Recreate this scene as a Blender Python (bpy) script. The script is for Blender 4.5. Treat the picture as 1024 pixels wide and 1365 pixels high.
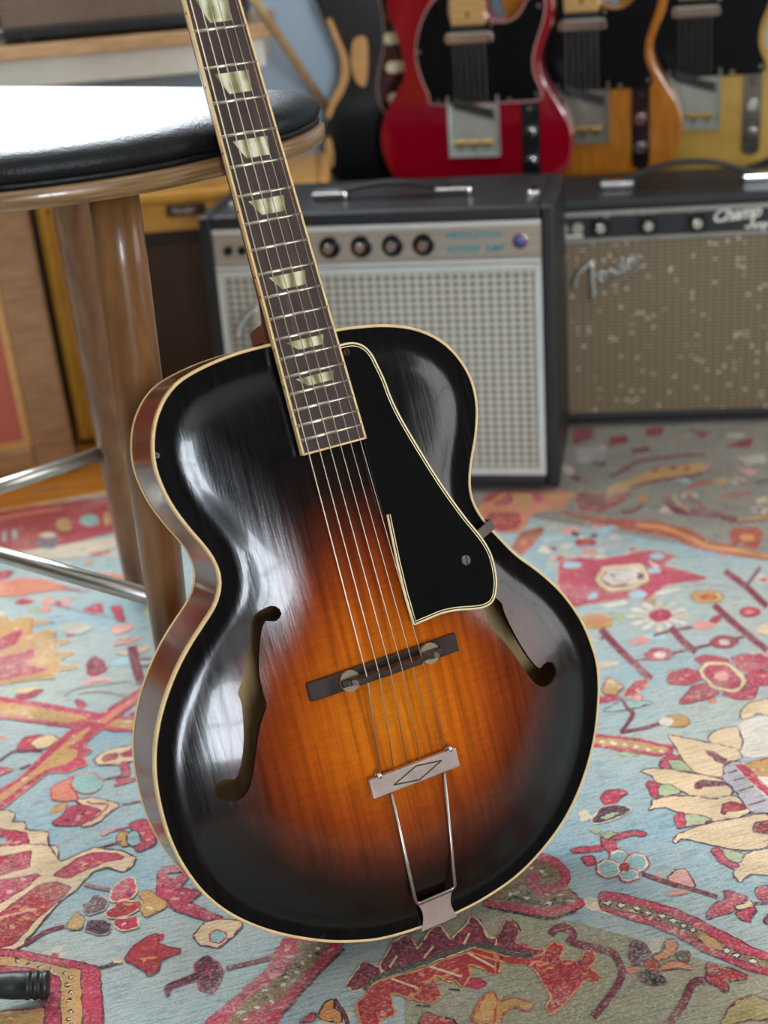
import bpy, bmesh, math, random
import numpy as np
from mathutils import Matrix, Vector
from mathutils.geometry import delaunay_2d_cdt

for o in list(bpy.data.objects):
    bpy.data.objects.remove(o)
SC = bpy.context.scene
COL = SC.collection
random.seed(7)

# ------------------------------------------------------------------ camera
FPX, CAMH, PITCH, ROLL = 1784.87, 0.84531, 0.45047, 0.08914
fwd = np.array([0, math.cos(PITCH), -math.sin(PITCH)])
rgt = np.array([1., 0, 0]); upv = np.cross(rgt, fwd)
c_, s_ = math.cos(ROLL), math.sin(ROLL)
CR, CU = c_*rgt - s_*upv, s_*rgt + c_*upv
CO = np.array([0, 0, CAMH])
cam = bpy.data.cameras.new('camera'); camo = bpy.data.objects.new('camera', cam); COL.objects.link(camo)
M = Matrix(((CR[0], CU[0], -fwd[0], 0), (CR[1], CU[1], -fwd[1], 0), (CR[2], CU[2], -fwd[2], CAMH), (0, 0, 0, 1)))
camo.matrix_world = M
cam.sensor_fit = 'HORIZONTAL'; cam.sensor_width = 36; cam.lens = FPX/1024*36
cam.clip_start = 0.02
cam.dof.use_dof = True; cam.dof.focus_distance = 1.13; cam.dof.aperture_fstop = 5.4
SC.camera = camo

# ------------------------------------------------------------------ light
SC.view_settings.view_transform = 'Standard'
SC.view_settings.look = 'None'
SC.view_settings.gamma = 1
SC.view_settings.use_curve_mapping = False
SC.view_settings.exposure = 0.27
W = bpy.data.worlds.new('world'); SC.world = W; W.use_nodes = True
W.node_tree.nodes['Background'].inputs[0].default_value = (0.75, 0.86, 1, 1)
W.node_tree.nodes['Background'].inputs[1].default_value = 1.0
RX0, RX1, RY0, RY1, RZ = -2.3, 2.4, -2.5, 2.47, 2.5
WIN = dict(back=(-1.75, -0.12, 1.02, 2.2), right=(0.0, 1.6, 0.2, 1.9), front=(0.30, 1.0, 0.7, 2.1))  # unseen openings added as the room's light sources; back one inferred from glare

def area(name, loc, rot, sx, sy, power, col):
    l = bpy.data.lights.new(name, 'AREA'); l.shape = 'RECTANGLE'; l.size = sx; l.size_y = sy
    l.energy = power; l.color = col
    o = bpy.data.objects.new(name, l); COL.objects.link(o); o.location = loc; o.rotation_euler = rot
    return o
def winlight(side, power, col):
    a, b, z0, z1 = WIN[side]; m = (a+b)/2; zc = (z0+z1)/2
    if side == 'back':  area('daylight_back_window', (m, RY1+0.09, zc), (-math.pi/2, 0, 0), b-a, z1-z0, power, col)
    if side == 'right': area('daylight_right_window', (RX1+0.09, m, zc), (0, math.pi/2, 0), z1-z0, b-a, power, col)
    if side == 'front': area('daylight_front_window', (m, RY0-0.09, zc), (math.pi/2, 0, 0), b-a, z1-z0, power, col)
winlight('back', 135, (0.86, 0.94, 1.0))
winlight('right', 22, (1.0, 0.96, 0.9))  # weak fill through an added opening out of view
winlight('front', 92, (0.80, 0.90, 1.0))  # added out of view, sized and placed for highlights on the archtop

# ------------------------------------------------------------------ helpers
def S(h, a=1.0):
    h = h.lstrip('#'); v = [int(h[i:i+2], 16)/255 for i in (0, 2, 4)]
    return tuple((x/12.92 if x <= .04045 else ((x+.055)/1.055)**2.4) for x in v) + (a,)

def ray(u, v):
    return (u-512)/FPX*CR + (682.5-v)/FPX*CU + fwd
def onplane(u, v, p0, n):
    r = ray(u, v); t = ((np.asarray(p0)-CO) @ n)/(r @ n); return CO + t*r
def onf(u, v, z=0.): return onplane(u, v, (0, 0, z), np.array([0, 0, 1.]))
def ony(u, v, y): return onplane(u, v, (0, y, 0), np.array([0, 1., 0]))

class NT:
    def __init__(s, name):
        s.m = bpy.data.materials.new(name); s.m.use_nodes = True; s.t = s.m.node_tree
        s.b = s.t.nodes['Principled BSDF']
    def n(s, typ, **kw):
        x = s.t.nodes.new(typ)
        for k, v in kw.items():
            if k in x.inputs.keys() if hasattr(x.inputs, 'keys') else False: x.inputs[k].default_value = v
            else: setattr(x, k, v)
        return x
    def l(s, a, b): s.t.links.new(a, b)
    def tex(s, scale=(1, 1, 1), coord='Object'):
        tc = s.n('ShaderNodeTexCoord'); mp = s.n('ShaderNodeMapping'); mp.inputs['Scale'].default_value = scale
        s.l(tc.outputs[coord], mp.inputs['Vector']); return mp.outputs['Vector']
    def noise(s, vec, scale=5, detail=4, rough=.55):
        x = s.n('ShaderNodeTexNoise'); x.inputs['Scale'].default_value = scale; x.inputs['Detail'].default_value = detail
        x.inputs['Roughness'].default_value = rough; s.l(vec, x.inputs['Vector']); return x.outputs['Fac']
    def ramp(s, fac, stops):
        x = s.n('ShaderNodeValToRGB'); e = x.color_ramp.elements
        while len(e) > 1: e.remove(e[-1])
        e[0].position = stops[0][0]; e[0].color = stops[0][1]
        for p, c in stops[1:]:
            k = e.new(p); k.color = c
        s.l(fac, x.inputs['Fac']); return x.outputs['Color']
    def mix(s, fac, a, b, mode='MIX'):
        x = s.n('ShaderNodeMix'); x.data_type = 'RGBA'; x.blend_type = mode
        for sock, v in ((x.inputs[0], fac), (x.inputs[6], a), (x.inputs[7], b)):
            if hasattr(v, 'links'): s.l(v, sock)
            else: sock.default_value = v
        return x.outputs[2]
    def math(s, op, a, b=None, c=None):
        x = s.n('ShaderNodeMath'); x.operation = op
        for i, v in enumerate((a, b, c)):
            if v is None: continue
            if hasattr(v, 'links'): s.l(v, x.inputs[i])
            else: x.inputs[i].default_value = v
        return x.outputs[0]
    def sep(s, vec):
        x = s.n('ShaderNodeSeparateXYZ'); s.l(vec, x.inputs[0]); return x.outputs
    def base(s, v):
        if hasattr(v, 'links'): s.l(v, s.b.inputs['Base Color'])
        else: s.b.inputs['Base Color'].default_value = v
    def set(s, **kw):
        for k, v in kw.items():
            i = s.b.inputs[k.replace('_', ' ')]
            if hasattr(v, 'links'): s.l(v, i)
            else: i.default_value = v
    def bump(s, h, strength=.2, dist=.001):
        x = s.n('ShaderNodeBump'); x.inputs['Strength'].default_value = strength; x.inputs['Distance'].default_value = dist
        s.l(h, x.inputs['Height']); s.l(x.outputs['Normal'], s.b.inputs['Normal'])

def plain(name, col, rough=.5, metal=0., var=.12, vscale=30, bump=0., bscale=200, bdist=.0005, coat=0., spec=.5):
    k = NT(name); v = k.tex()
    c = S(col) if isinstance(col, str) else col
    d = tuple(x*(1-var) for x in c[:3])+(1,); l = tuple(min(1, x*(1+var)) for x in c[:3])+(1,)
    k.base(k.ramp(k.noise(v, vscale, 4), [(.3, d), (.7, l)]))
    k.set(Roughness=rough, Metallic=metal, Coat_Weight=coat, Specular_IOR_Level=spec)
    if bump: k.bump(k.noise(v, bscale, 3), bump, bdist)
    return k.m

def wood(name, c1, c2, rough=.4, scale=(1, 12, 12), coat=0., nscale=6, bump=.05):
    k = NT(name); v = k.tex(scale)
    f = k.noise(v, nscale, 6, .6)
    k.base(k.ramp(f, [(.3, S(c1)), (.7, S(c2))])); k.set(Roughness=rough, Coat_Weight=coat, Coat_Roughness=.1)
    k.bump(f, bump, .001)
    return k.m

MT = {}
def mk():
    MT['tolex'] = plain('black_tolex', '#16171a', .42, var=.2, bump=.5, bscale=900, bdist=.0006)
    MT['tolex2'] = plain('black_tolex_brown', '#0e0d0c', .5, var=.2, bump=.5, bscale=900, bdist=.0006)
    MT['chrome'] = plain('chrome', '#d8d8d6', .16, 1., .05)
    MT['nickel'] = plain('aged_nickel', '#b8aca4', .3, 1., .18, vscale=60)
    MT['steel'] = plain('steel', '#b9b6ae', .3, 1., .1)
    MT['knob'] = plain('black_knob', '#0c0c0d', .25, 0, .1)
    MT['cream'] = plain('cream_binding', '#e6d2a4', .35, 0, .1, vscale=80)
    MT['creamside'] = plain('amber_binding', '#e2c08a', .35, 0, .12, vscale=80)
    MT['blackplastic'] = plain('black_plastic', '#08090b', .14, 0, .2, spec=.5)
    MT['rubber'] = plain('black_rubber', '#17181a', .42, 0, .2)
    MT['string'] = plain('wound_string', '#cdbfa6', .32, 1., .1)
    MT['fret'] = plain('fret_wire', '#cfc7b4', .3, 1., .1)
    MT['bridge'] = wood('rosewood_bridge', '#1c1210', '#3a2620', .38, (10, 1, 10))
    MT['sidewood'] = None
    MT['silver'] = plain('silver_panel', '#c9c2b6', .32, .75, .06, vscale=12)
    MT['silvertrim'] = plain('silver_trim', '#d5d6d2', .35, .4, .05)
    MT['whitepaint'] = plain('white_paint', '#d9d4c8', .5, 0, .05)
    MT['bluewall'] = plain('blue_wall_paint', '#b4c8da', .7, 0, .04, vscale=3)
    MT['warmwall'] = plain('deep_brown_wall', '#4a4038', .8, 0, .06, vscale=3)
    MT['darkwall'] = plain('dark_wood_wall', '#5a4536', .7, 0, .1, vscale=3)
    MT['ceil'] = plain('ceiling_paint', '#e2dfd8', .9, 0, .03, vscale=3)
    MT['glassframe'] = plain('window_frame_paint', '#e8e6e0', .5, 0, .04)
mk()

class MB:
    def __init__(s): s.v = []; s.f = []; s.mi = []
    def add(s, vs, fs, mi=0):
        o = len(s.v); s.v += [tuple(map(float, p)) for p in vs]
        s.f += [tuple(i+o for i in f) for f in fs]; s.mi += [mi]*len(fs); return s
    def box(s, c, d, R=None, mi=0):
        x, y, z = [k/2 for k in d]
        vs = [(-x,-y,-z),(x,-y,-z),(x,y,-z),(-x,y,-z),(-x,-y,z),(x,-y,z),(x,y,z),(-x,y,z)]
        if R is not None: vs = [tuple(R @ Vector(p)) for p in vs]
        vs = [(p[0]+c[0], p[1]+c[1], p[2]+c[2]) for p in vs]
        return s.add(vs, [(0,3,2,1),(4,5,6,7),(0,1,5,4),(1,2,6,5),(2,3,7,6),(3,0,4,7)], mi)
    def bx(s, x0, x1, y0, y1, z0, z1, mi=0):
        return s.box(((x0+x1)/2, (y0+y1)/2, (z0+z1)/2), (x1-x0, y1-y0, z1-z0), None, mi)
    def tube(s, path, r, n=10, cap=True, mi=0, flat=1.0):
        path = [Vector(p) for p in path]; m = len(path)
        rr = r if isinstance(r, (list, tuple)) else [r]*m
        rings = []; prev = None
        for i in range(m):
            t = (path[min(i+1, m-1)]-path[max(i-1, 0)]).normalized()
            if prev is None:
                a = Vector((0, 0, 1)) if abs(t.z) < .9 else Vector((1, 0, 0))
                u = t.cross(a).normalized()
            else:
                u = (prev - t*prev.dot(t)).normalized()
            prev = u; w = t.cross(u)
            rings.append([path[i] + u*math.cos(2*math.pi*k/n)*rr[i] + w*math.sin(2*math.pi*k/n)*rr[i]*flat for k in range(n)])
        vs = [p for g in rings for p in g]; fs = []
        for i in range(m-1):
            for k in range(n):
                k2 = (k+1) % n; fs.append((i*n+k, i*n+k2, (i+1)*n+k2, (i+1)*n+k))
        if cap:
            fs.append(tuple(range(n-1, -1, -1))); fs.append(tuple((m-1)*n+k for k in range(n)))
        return s.add(vs, fs, mi)
    def cyl(s, p0, p1, r0, r1=None, n=16, mi=0): return s.tube([p0, p1], [r0, r0 if r1 is None else r1], n, True, mi)
    def prism(s, pts, z0, z1, mi=0, fn=None):
        n = len(pts); A = sum(pts[i][0]*pts[(i+1) % n][1]-pts[(i+1) % n][0]*pts[i][1] for i in range(n))
        if A < 0: pts = pts[::-1]
        zf0 = z0 if callable(z0) else (lambda x, y: z0); zf1 = z1 if callable(z1) else (lambda x, y: z1)
        vs = [(p[0], p[1], zf0(*p)) for p in pts]+[(p[0], p[1], zf1(*p)) for p in pts]
        if fn: vs = [fn(p) for p in vs]
        fs = [tuple(range(n-1, -1, -1)), tuple(range(n, 2*n))]+[(i, (i+1) % n, (i+1) % n+n, i+n) for i in range(n)]
        return s.add(vs, fs, mi)
    def build(s, name, mat, parent=None, smooth=False, bevel=0, seg=2, loc=None, subsurf=0):
        me = bpy.data.meshes.new(name); me.from_pydata(s.v, [], s.f)
        mats = mat if isinstance(mat, (list, tuple)) else [mat]
        for m in mats: me.materials.append(m)
        if len(mats) > 1: me.polygons.foreach_set('material_index', s.mi)
        if smooth: me.polygons.foreach_set('use_smooth', [True]*len(me.polygons))
        me.update()
        o = bpy.data.objects.new(name, me); COL.objects.link(o)
        if parent is not None: o.parent = parent
        if loc is not None: o.location = loc
        if bevel:
            b = o.modifiers.new('bevel', 'BEVEL'); b.width = bevel; b.segments = seg; b.limit_method = 'ANGLE'
        if subsurf:
            b = o.modifiers.new('sub', 'SUBSURF'); b.levels = subsurf; b.render_levels = subsurf
        return o

def tag(o, label=None, cat=None, group=None, kind=None):
    if label: o['label'] = label
    if cat: o['category'] = cat
    if group: o['group'] = group
    if kind: o['kind'] = kind
    return o
def empty(name, loc, rz=0, label=None, cat=None, group=None, R=None):
    o = bpy.data.objects.new(name, None); COL.objects.link(o); o.empty_display_size = .05
    if R is not None:
        o.matrix_world = Matrix.Translation(loc) @ R.to_4x4()
    else:
        o.location = loc; o.rotation_euler = (0, 0, rz)
    return tag(o, label, cat, group)
def smoothline(pts, n=8, closed=False):
    P = [np.array(p, float) for p in pts]; m = len(P); out = []
    rng = range(m) if closed else range(m-1)
    for i in rng:
        p0 = P[(i-1) % m] if closed or i > 0 else P[i]
        p1 = P[i]; p2 = P[(i+1) % m]
        p3 = P[(i+2) % m] if closed or i+2 < m else P[(i+1) % m]
        for k in range(n):
            t = k/n
            out.append(.5*((2*p1)+(-p0+p2)*t+(2*p0-5*p1+4*p2-p3)*t*t+(-p0+3*p1-3*p2+p3)*t**3))
    if not closed: out.append(P[-1])
    return [tuple(p) for p in out]
def resample(pts, n, closed=True):
    P = np.array(list(pts)+([pts[0]] if closed else [])); d = np.r_[0, np.cumsum(np.hypot(*np.diff(P[:, :2], axis=0).T))]
    t = np.linspace(0, d[-1], n, endpoint=not closed)
    return [tuple(np.interp(t, d, P[:, k])[i] for k in range(P.shape[1])) for i in range(n)]
def offset(pts, d):
    P = np.array(pts)[:, :2]; n = len(P); A = np.sum(P[:, 0]*np.roll(P[:, 1], -1)-np.roll(P[:, 0], -1)*P[:, 1])
    t = np.roll(P, -1, 0)-np.roll(P, 1, 0); t /= np.linalg.norm(t, axis=1)[:, None]
    nr = np.stack([t[:, 1], -t[:, 0]], 1)*(1 if A > 0 else -1)
    return [tuple(p) for p in P+nr*d]
def textmesh(name, body, size, mat, parent, M4, shear=0., extrude=.0006, space=1., offs=0.):
    c = bpy.data.curves.new(name, 'FONT'); c.body = body; c.size = size; c.shear = shear; c.extrude = extrude
    c.align_x = 'LEFT'; c.align_y = 'CENTER'; c.space_character = space; c.offset = offs; c.resolution_u = 3
    t = bpy.data.objects.new(name, c); COL.objects.link(t)
    dg = bpy.context.evaluated_depsgraph_get()
    me = bpy.data.meshes.new_from_object(t.evaluated_get(dg)); bpy.data.objects.remove(t); bpy.data.curves.remove(c)
    me.materials.clear(); me.materials.append(mat)
    o = bpy.data.objects.new(name, me); COL.objects.link(o); o.parent = parent; o.matrix_local = M4
    return o
FRONT = Matrix(((1, 0, 0, 0), (0, 0, -1, 0), (0, 1, 0, 0), (0, 0, 0, 1)))   # text plane -> x right, z up, facing -y

# ------------------------------------------------------------------ room
def planks():
    k = NT('orange_pine_floor'); v = k.tex((1.2, 14, 1)); oi = k.n('ShaderNodeObjectInfo')
    f = k.noise(v, 5, 6, .6)
    col = k.ramp(f, [(.25, S('#8f5318')), (.55, S('#c07a26')), (.8, S('#d2923a'))])
    hs = k.n('ShaderNodeHueSaturation'); k.l(col, hs.inputs['Color'])
    k.l(k.math('MULTIPLY_ADD', oi.outputs['Random'], .3, .85), hs.inputs['Value'])
    k.base(hs.outputs['Color']); k.set(Roughness=.35); k.bump(f, .08, .001)
    fl = MB().bx(RX0, RX1, RY0, RY1, -.06, -.03).build('floor', plain('subfloor', '#3a2818', .8))
    tag(fl, 'orange stained pine plank floor under the rug', kind='structure')
    w = .095; me = None; n = int((RX1-RX0)/w)
    # boards run across the room; the stretch by the rug edge is laid board by board
    y = RY0; i = 0
    while y < RY1-.001:
        y1 = min(y+w, RY1)
        o = MB().bx(RX0, RX1, y+.0008, y1-.0008, -.03, -.0062).build('plank', k.m, fl, bevel=.0008, seg=1)
        y = y1; i += 1
planks()

def wallbox(name, boxes, mat):
    m = MB()
    for b in boxes: m.bx(*b)
    return tag(m.build(name, mat), kind='structure')
T = .12
a, b, z0, z1 = WIN['back']
wallbox('wall_back', [(RX0, a, RY1, RY1+T, -.06, RZ), (b, RX1, RY1, RY1+T, -.06, RZ), (a, b, RY1, RY1+T, -.06, z0), (a, b, RY1, RY1+T, z1, RZ)], MT['bluewall'])
a, b, z0, z1 = WIN['right']
wallbox('wall_right', [(RX1, RX1+T, RY0, a, -.06, RZ), (RX1, RX1+T, b, RY1, -.06, RZ), (RX1, RX1+T, a, b, -.06, z0), (RX1, RX1+T, a, b, z1, RZ)], MT['warmwall'])
a, b, z0, z1 = WIN['front']
wallbox('wall_front', [(RX0, a, RY0-T, RY0, -.06, RZ), (b, RX1, RY0-T, RY0, -.06, RZ), (a, b, RY0-T, RY0, -.06, z0), (a, b, RY0-T, RY0, z1, RZ)], MT['warmwall'])
wallbox('wall_left', [(RX0-T, RX0, RY0, RY1, -.06, RZ)], MT['warmwall'])
wallbox('ceiling', [(RX0, RX1, RY0, RY1, RZ, RZ+.1)], MT['ceil'])
def unseen_window(n, side):
    a, b, z0, z1 = WIN[side]; w = .05; m = MB()
    def bar(u0, u1, v0, v1):
        if side == 'back': m.bx(u0, u1, RY1-.01, RY1+.05, v0, v1)
        if side == 'right': m.bx(RX1-.01, RX1+.05, u0, u1, v0, v1)
        if side == 'front': m.bx(u0, u1, RY0-.05, RY0+.01, v0, v1)
    bar(a, a+w, z0, z1); bar(b-w, b, z0, z1); bar(a+w, b-w, z0, z0+w); bar(a+w, b-w, z1-w, z1)
    c = (a+b)/2; zc = (z0+z1)/2
    bar(c-.02, c+.02, z0+w, z1-w); bar(a+w, c-.02, zc-.02, zc+.02); bar(c+.02, b-w, zc-.02, zc+.02)
    tag(m.build('window_%d' % n, MT['glassframe']), kind='structure')
unseen_window(1, 'back'); unseen_window(2, 'right'); unseen_window(3, 'front')  # frames for the added openings, all out of view

# ------------------------------------------------------------------ rug
PAL = dict(crim='#b43a52', red='#a63236', dred='#862329', rust='#ab4d38', mar='#782e3e', plum='#51323f', beige='#d9bd95',
           gold='#c0955a', tan='#b88d4f', pink='#dc9a90', salm='#cf7d62', green='#a3b388', teal='#8fb3ae', blue='#8fb2c0',
           white='#ddd2c2', dark='#2f2a2c', olive='#4e5044', ogold='#a1945c', brown='#86704c', mauve='#aca6aa', navy='#56688c', orange='#d08a48',
           cream='#d3c4aa', bgrey='#b9b5a4', sky='#9fc0c9')
RUG = []   # (colour, polygon in world xy)
def ell(cx, cy, rx, ry, n=14): return [(cx+rx*math.cos(2*math.pi*k/n), cy+ry*math.sin(2*math.pi*k/n)) for k in range(n)]
def stroke(pts, w):
    P = [np.array(p, float) for p in pts]; L, Rr = [], []
    for i, p in enumerate(P):
        t = P[min(i+1, len(P)-1)]-P[max(i-1, 0)]; t = t/np.linalg.norm(t); n = np.array([-t[1], t[0]])*w/2
        L.append(p+n); Rr.append(p-n)
    return L, Rr
_kr = random.Random(3)
def knot(w, step=.0035, j=.0011):
    # hand-knotted edges: short uneven steps along the outline
    out = []
    for i in range(len(w)):
        a, b = np.array(w[i][:2]), np.array(w[(i+1) % len(w)][:2]); n = max(1, int(np.linalg.norm(b-a)/step))
        for k in range(n):
            p = a+(b-a)*k/n; out.append((p[0]+_kr.uniform(-j, j), p[1]+_kr.uniform(-j, j)))
    return out
def rugpoly(col, w, line=None, lw=.0030):
    if line:
        w = knot(w, .006, .0008); Q = list(w)+[w[0]]
        L, Rr = stroke(Q, lw)
        for i in range(len(Q)-1): RUG.append((PAL[line], [L[i], L[i+1], Rr[i+1], Rr[i]], 1))
    RUG.append((PAL[col], knot(w), 0))
    P = np.array([q[:2] for q in w]); ar = abs(np.sum(P[:, 0]*np.roll(P[:, 1], -1)-np.roll(P[:, 0], -1)*P[:, 1]))/2
    if col in ('crim', 'red', 'mar', 'rust', 'brown', 'gold') and ar > 2.5e-4:      # woven flecks inside the larger motifs
        c = P.mean(0)
        for _ in range(min(26, int(ar/1.3e-4))):
            i = _kr.randrange(len(P)); t = _kr.uniform(.1, .82); q = c+(P[i]-c)*t; r = _kr.uniform(.0014, .0034); an = _kr.uniform(0, 3)
            RUG.append((PAL[_kr.choice({'crim': ['pink', 'mar', 'salm', 'mar'], 'red': ['salm', 'mar', 'orange'], 'mar': ['crim', 'plum'], 'rust': ['orange', 'mar'], 'brown': ['olive', 'bgrey', 'dark'], 'gold': ['tan', 'cream', 'salm']}[col])],
                        [(q[0]+r*1.8*math.cos(an+k*1.571)*(1 if k % 2 else .55), q[1]+r*1.2*math.sin(an+k*1.571)*(1 if k % 2 else .55)) for k in range(4)], 1))
def chaikin(p):
    out = []
    for i in range(len(p)):
        a, b = np.array(p[i]), np.array(p[(i+1) % len(p)]); out += [tuple(.88*a+.12*b), tuple(.12*a+.88*b)]
    return out
class G:
    def __init__(s, ox, oy, k): s.o = (ox, oy, k)
    def w(s, p): q = onf(s.o[0]+p[0]/s.o[2], s.o[1]+p[1]/s.o[2]); return (q[0], q[1])
    def p(s, col, pts, line=None, sm=True):
        pts = chaikin(pts) if sm else pts
        rugpoly(col, [s.w(p) for p in pts], line); return s
    def s(s, col, pts, wd, line=None):
        L, Rr = stroke(smoothline(pts, 4) if len(pts) > 2 else pts, wd)
        if line:
            L2, R2 = stroke(smoothline(pts, 4) if len(pts) > 2 else pts, wd+7)
            for i in range(len(L2)-1): RUG.append((PAL[line], [s.w(L2[i]), s.w(L2[i+1]), s.w(R2[i+1]), s.w(R2[i])], 1))
        for i in range(len(L)-1): RUG.append((PAL[col], [s.w(L[i]), s.w(L[i+1]), s.w(Rr[i+1]), s.w(Rr[i])], 1))
        return s
    def e(s, col, cx, cy, rx, ry, line=None): rugpoly(col, [s.w(p) for p in ell(cx, cy, rx, ry)], line); return s
    def dots(s, col, pts, r): 
        for p in pts: s.e(col, p[0], p[1], r, r*.6)
        return s
def filler():
    rr = random.Random(11); spots = []
    for _ in range(900):
        x, y = rr.uniform(-.95, .95), rr.uniform(.55, 1.95)
        if any((x-a)**2+(y-b)**2 < .055**2 for a, b in spots): continue
        spots.append((x, y)); an = rr.uniform(0, 6.28); c, s2 = math.cos(an), math.sin(an)
        T2 = lambda q: (x+(q[0]*c-q[1]*s2)*.001, y+(q[0]*s2+q[1]*c)*.001)
        kind = rr.randrange(4)
        if kind == 0:      # twig with two leaves
            L, R2 = stroke([T2((-18, 0)), T2((0, 3)), T2((18, -2))], .0022)
            for i in range(2): RUG.append((PAL['mauve'], [L[i], L[i+1], R2[i+1], R2[i]], 1))
            rugpoly(rr.choice(['crim', 'pink', 'salm']), [T2(q) for q in ((14, -2), (20, 5), (28, 3), (24, -5))])
        elif kind == 1:    # rosette
            for k in range(5):
                a = k*1.257; rugpoly(rr.choice(['pink', 'cream', 'crim']) if k == 0 else 'bgrey', [T2((9*math.cos(a)+5*math.cos(t), 9*math.sin(a)+5*math.sin(t))) for t in (0, 1.05, 2.1, 3.14, 4.2, 5.2)])
            rugpoly('crim', [T2((4.5*math.cos(t), 4.5*math.sin(t))) for t in (0, 1.05, 2.1, 3.14, 4.2, 5.2)])
        elif kind == 2:
            rugpoly(rr.choice(['crim', 'pink', 'green', 'gold']), [T2(q) for q in ((-12, 0), (-4, 6), (9, 4), (14, 0), (6, -5), (-5, -5))], 'mar', .0014)
        else:              # worn scuff
            rugpoly(rr.choice(['cream', 'bgrey', 'sky']), [T2((rr.uniform(12, 26)*math.cos(t), rr.uniform(6, 14)*math.sin(t))) for t in np.linspace(0, 6.0, 9)])
filler()
# back right, near the amplifiers
g = G(740, 540, 3.606)
g.p('dred', [(75,110),(180,100),(190,150),(90,190)]).p('dred', [(260,150),(350,140),(350,180),(270,190)]).p('dred', [(430,110),(520,100),(520,140),(440,150)])
g.p('mar', [(60,330),(130,340),(110,370)]).s('mar', [(290,330),(400,270),(600,240),(720,235)], 14).p('mar', [(640,110),(760,130),(700,160)]).p('dred', [(800,200),(900,170),(960,150),(940,200)])
g.p('mauve', [(90,210),(250,180),(240,260),(120,280)]).p('brown', [(540,150),(640,160),(600,200)]).p('dark', [(170,270),(250,260),(230,300)])
g.p('bgrey', [(880,250),(1010,230),(1020,270),(930,280)]).p('mar', [(360,210),(450,190),(470,220),(380,235)])
g = G(630, 630, 5.12)
g.p('salm', [(30,270),(60,180),(130,120),(620,110),(690,130),(620,240),(420,270),(330,400),(200,410)])
g.p('red', [(80,310),(120,265),(310,265),(340,330),(300,380),(200,400),(120,370)], 'orange').p('dred', [(700,180),(740,125),(880,135),(960,210),(880,270),(740,260)], 'orange')
g.p('red', [(60,190),(100,140),(260,120),(280,200),(180,220)]).s('orange', [(30,270),(230,130)], 26).e('tan', 345, 185, 70, 40).e('tan', 540, 150, 60, 25)
g.p('crim', [(400,130),(470,130),(480,190),(420,200)]).p('red', [(230,170),(270,165),(260,210)]).p('rust', [(260,510),(330,400),(480,360),(490,390),(420,480),(340,560)])
g.s('brown', [(300,520),(350,440),(440,400)], 12).s('orange', [(130,245),(420,255),(620,210)], 15).s('orange', [(620,210),(700,130)], 18)
g.p('rust', [(620,250),(700,280),(900,300),(1024,320),(1024,360),(880,350),(700,300),(620,280)])
_w = random.Random(5)
for _ in range(34):
    cx, cy = _w.uniform(480, 1010), _w.uniform(340, 640); r_ = _w.uniform(14, 60)
    g.p(_w.choice(['cream', 'bgrey', 'white', 'pink', 'cream', 'mauve']), [(cx+r_*1.3*_w.uniform(.5, 1.2)*math.cos(t), cy+r_*.5*_w.uniform(.5, 1.2)*math.sin(t)) for t in np.linspace(0, 5.7, 8)])
g.p('dark', [(670,410),(700,395),(735,410),(720,435),(690,430)]).p('plum', [(800,420),(850,412),(860,432),(820,440)]).p('red', [(690,470),(730,440),(760,452),(800,440),(850,460),(830,500),(780,490),(720,500)]).p('pink', [(720,515),(860,520),(840,560),(760,560)]).p('mar', [(500,510),(590,500),(560,530)]).p('mauve', [(900,470),(1000,450),(980,500)])
g.p('crim', [(560,590),(600,560),(640,580),(600,610)]).p('crim', [(900,600),(960,590),(980,620),(930,625)])
g = G(820, 620, 5.02)
g.p('tan', [(-60,150),(60,90),(300,10),(560,-20),(640,-20),(560,50),(300,90),(120,140),(50,180),(-60,210)]).s('mar', [(100,150),(300,95),(560,60),(660,0)], 18).s('mar', [(-40,70),(0,60),(120,10)], 16)
g.dots('red', [(270,30),(390,15),(480,20)], 26).p('red', [(-60,230),(100,170),(90,220),(-40,290)])
g.p('rust', [(0,350),(250,365),(400,400),(520,430),(640,510),(760,525),(900,575),(1024,590),(1024,635),(850,610),(680,580),(520,550),(400,480),(200,445),(0,410)])
g.s('orange', [(150,400),(300,410),(400,440),(520,490),(620,540),(800,565),(1024,608)], 30).p('rust', [(760,450),(800,410),(960,410),(1000,460),(950,560),(900,560),(840,520),(780,540),(780,500)]).e('orange', 880, 480, 50, 24)
g.s('mar', [(350,180),(350,240),(420,300),(560,310),(700,330),(800,360),(1024,345)], 46).s('gold', [(390,200),(430,255),(500,300)], 24).s('tan', [(820,358),(1024,340)], 30)
g.s('rust', [(480,150),(560,120),(640,110)], 28).e('tan', 710, 105, 45, 28).p('pink', [(820,10),(900,20),(960,40),(920,70),(860,50)]).s('rust', [(690,240),(740,200),(900,190)], 20)
g.e('orange', 185, 215, 40, 22).s('mar', [(40,310),(120,300),(190,260)], 24).p('beige', [(930,230),(1024,200),(1024,240),(960,250)]).s('mar', [(480,210),(560,250),(600,300)], 30)
g.s('plum', [(940,110),(1024,100)], 16)
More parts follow.
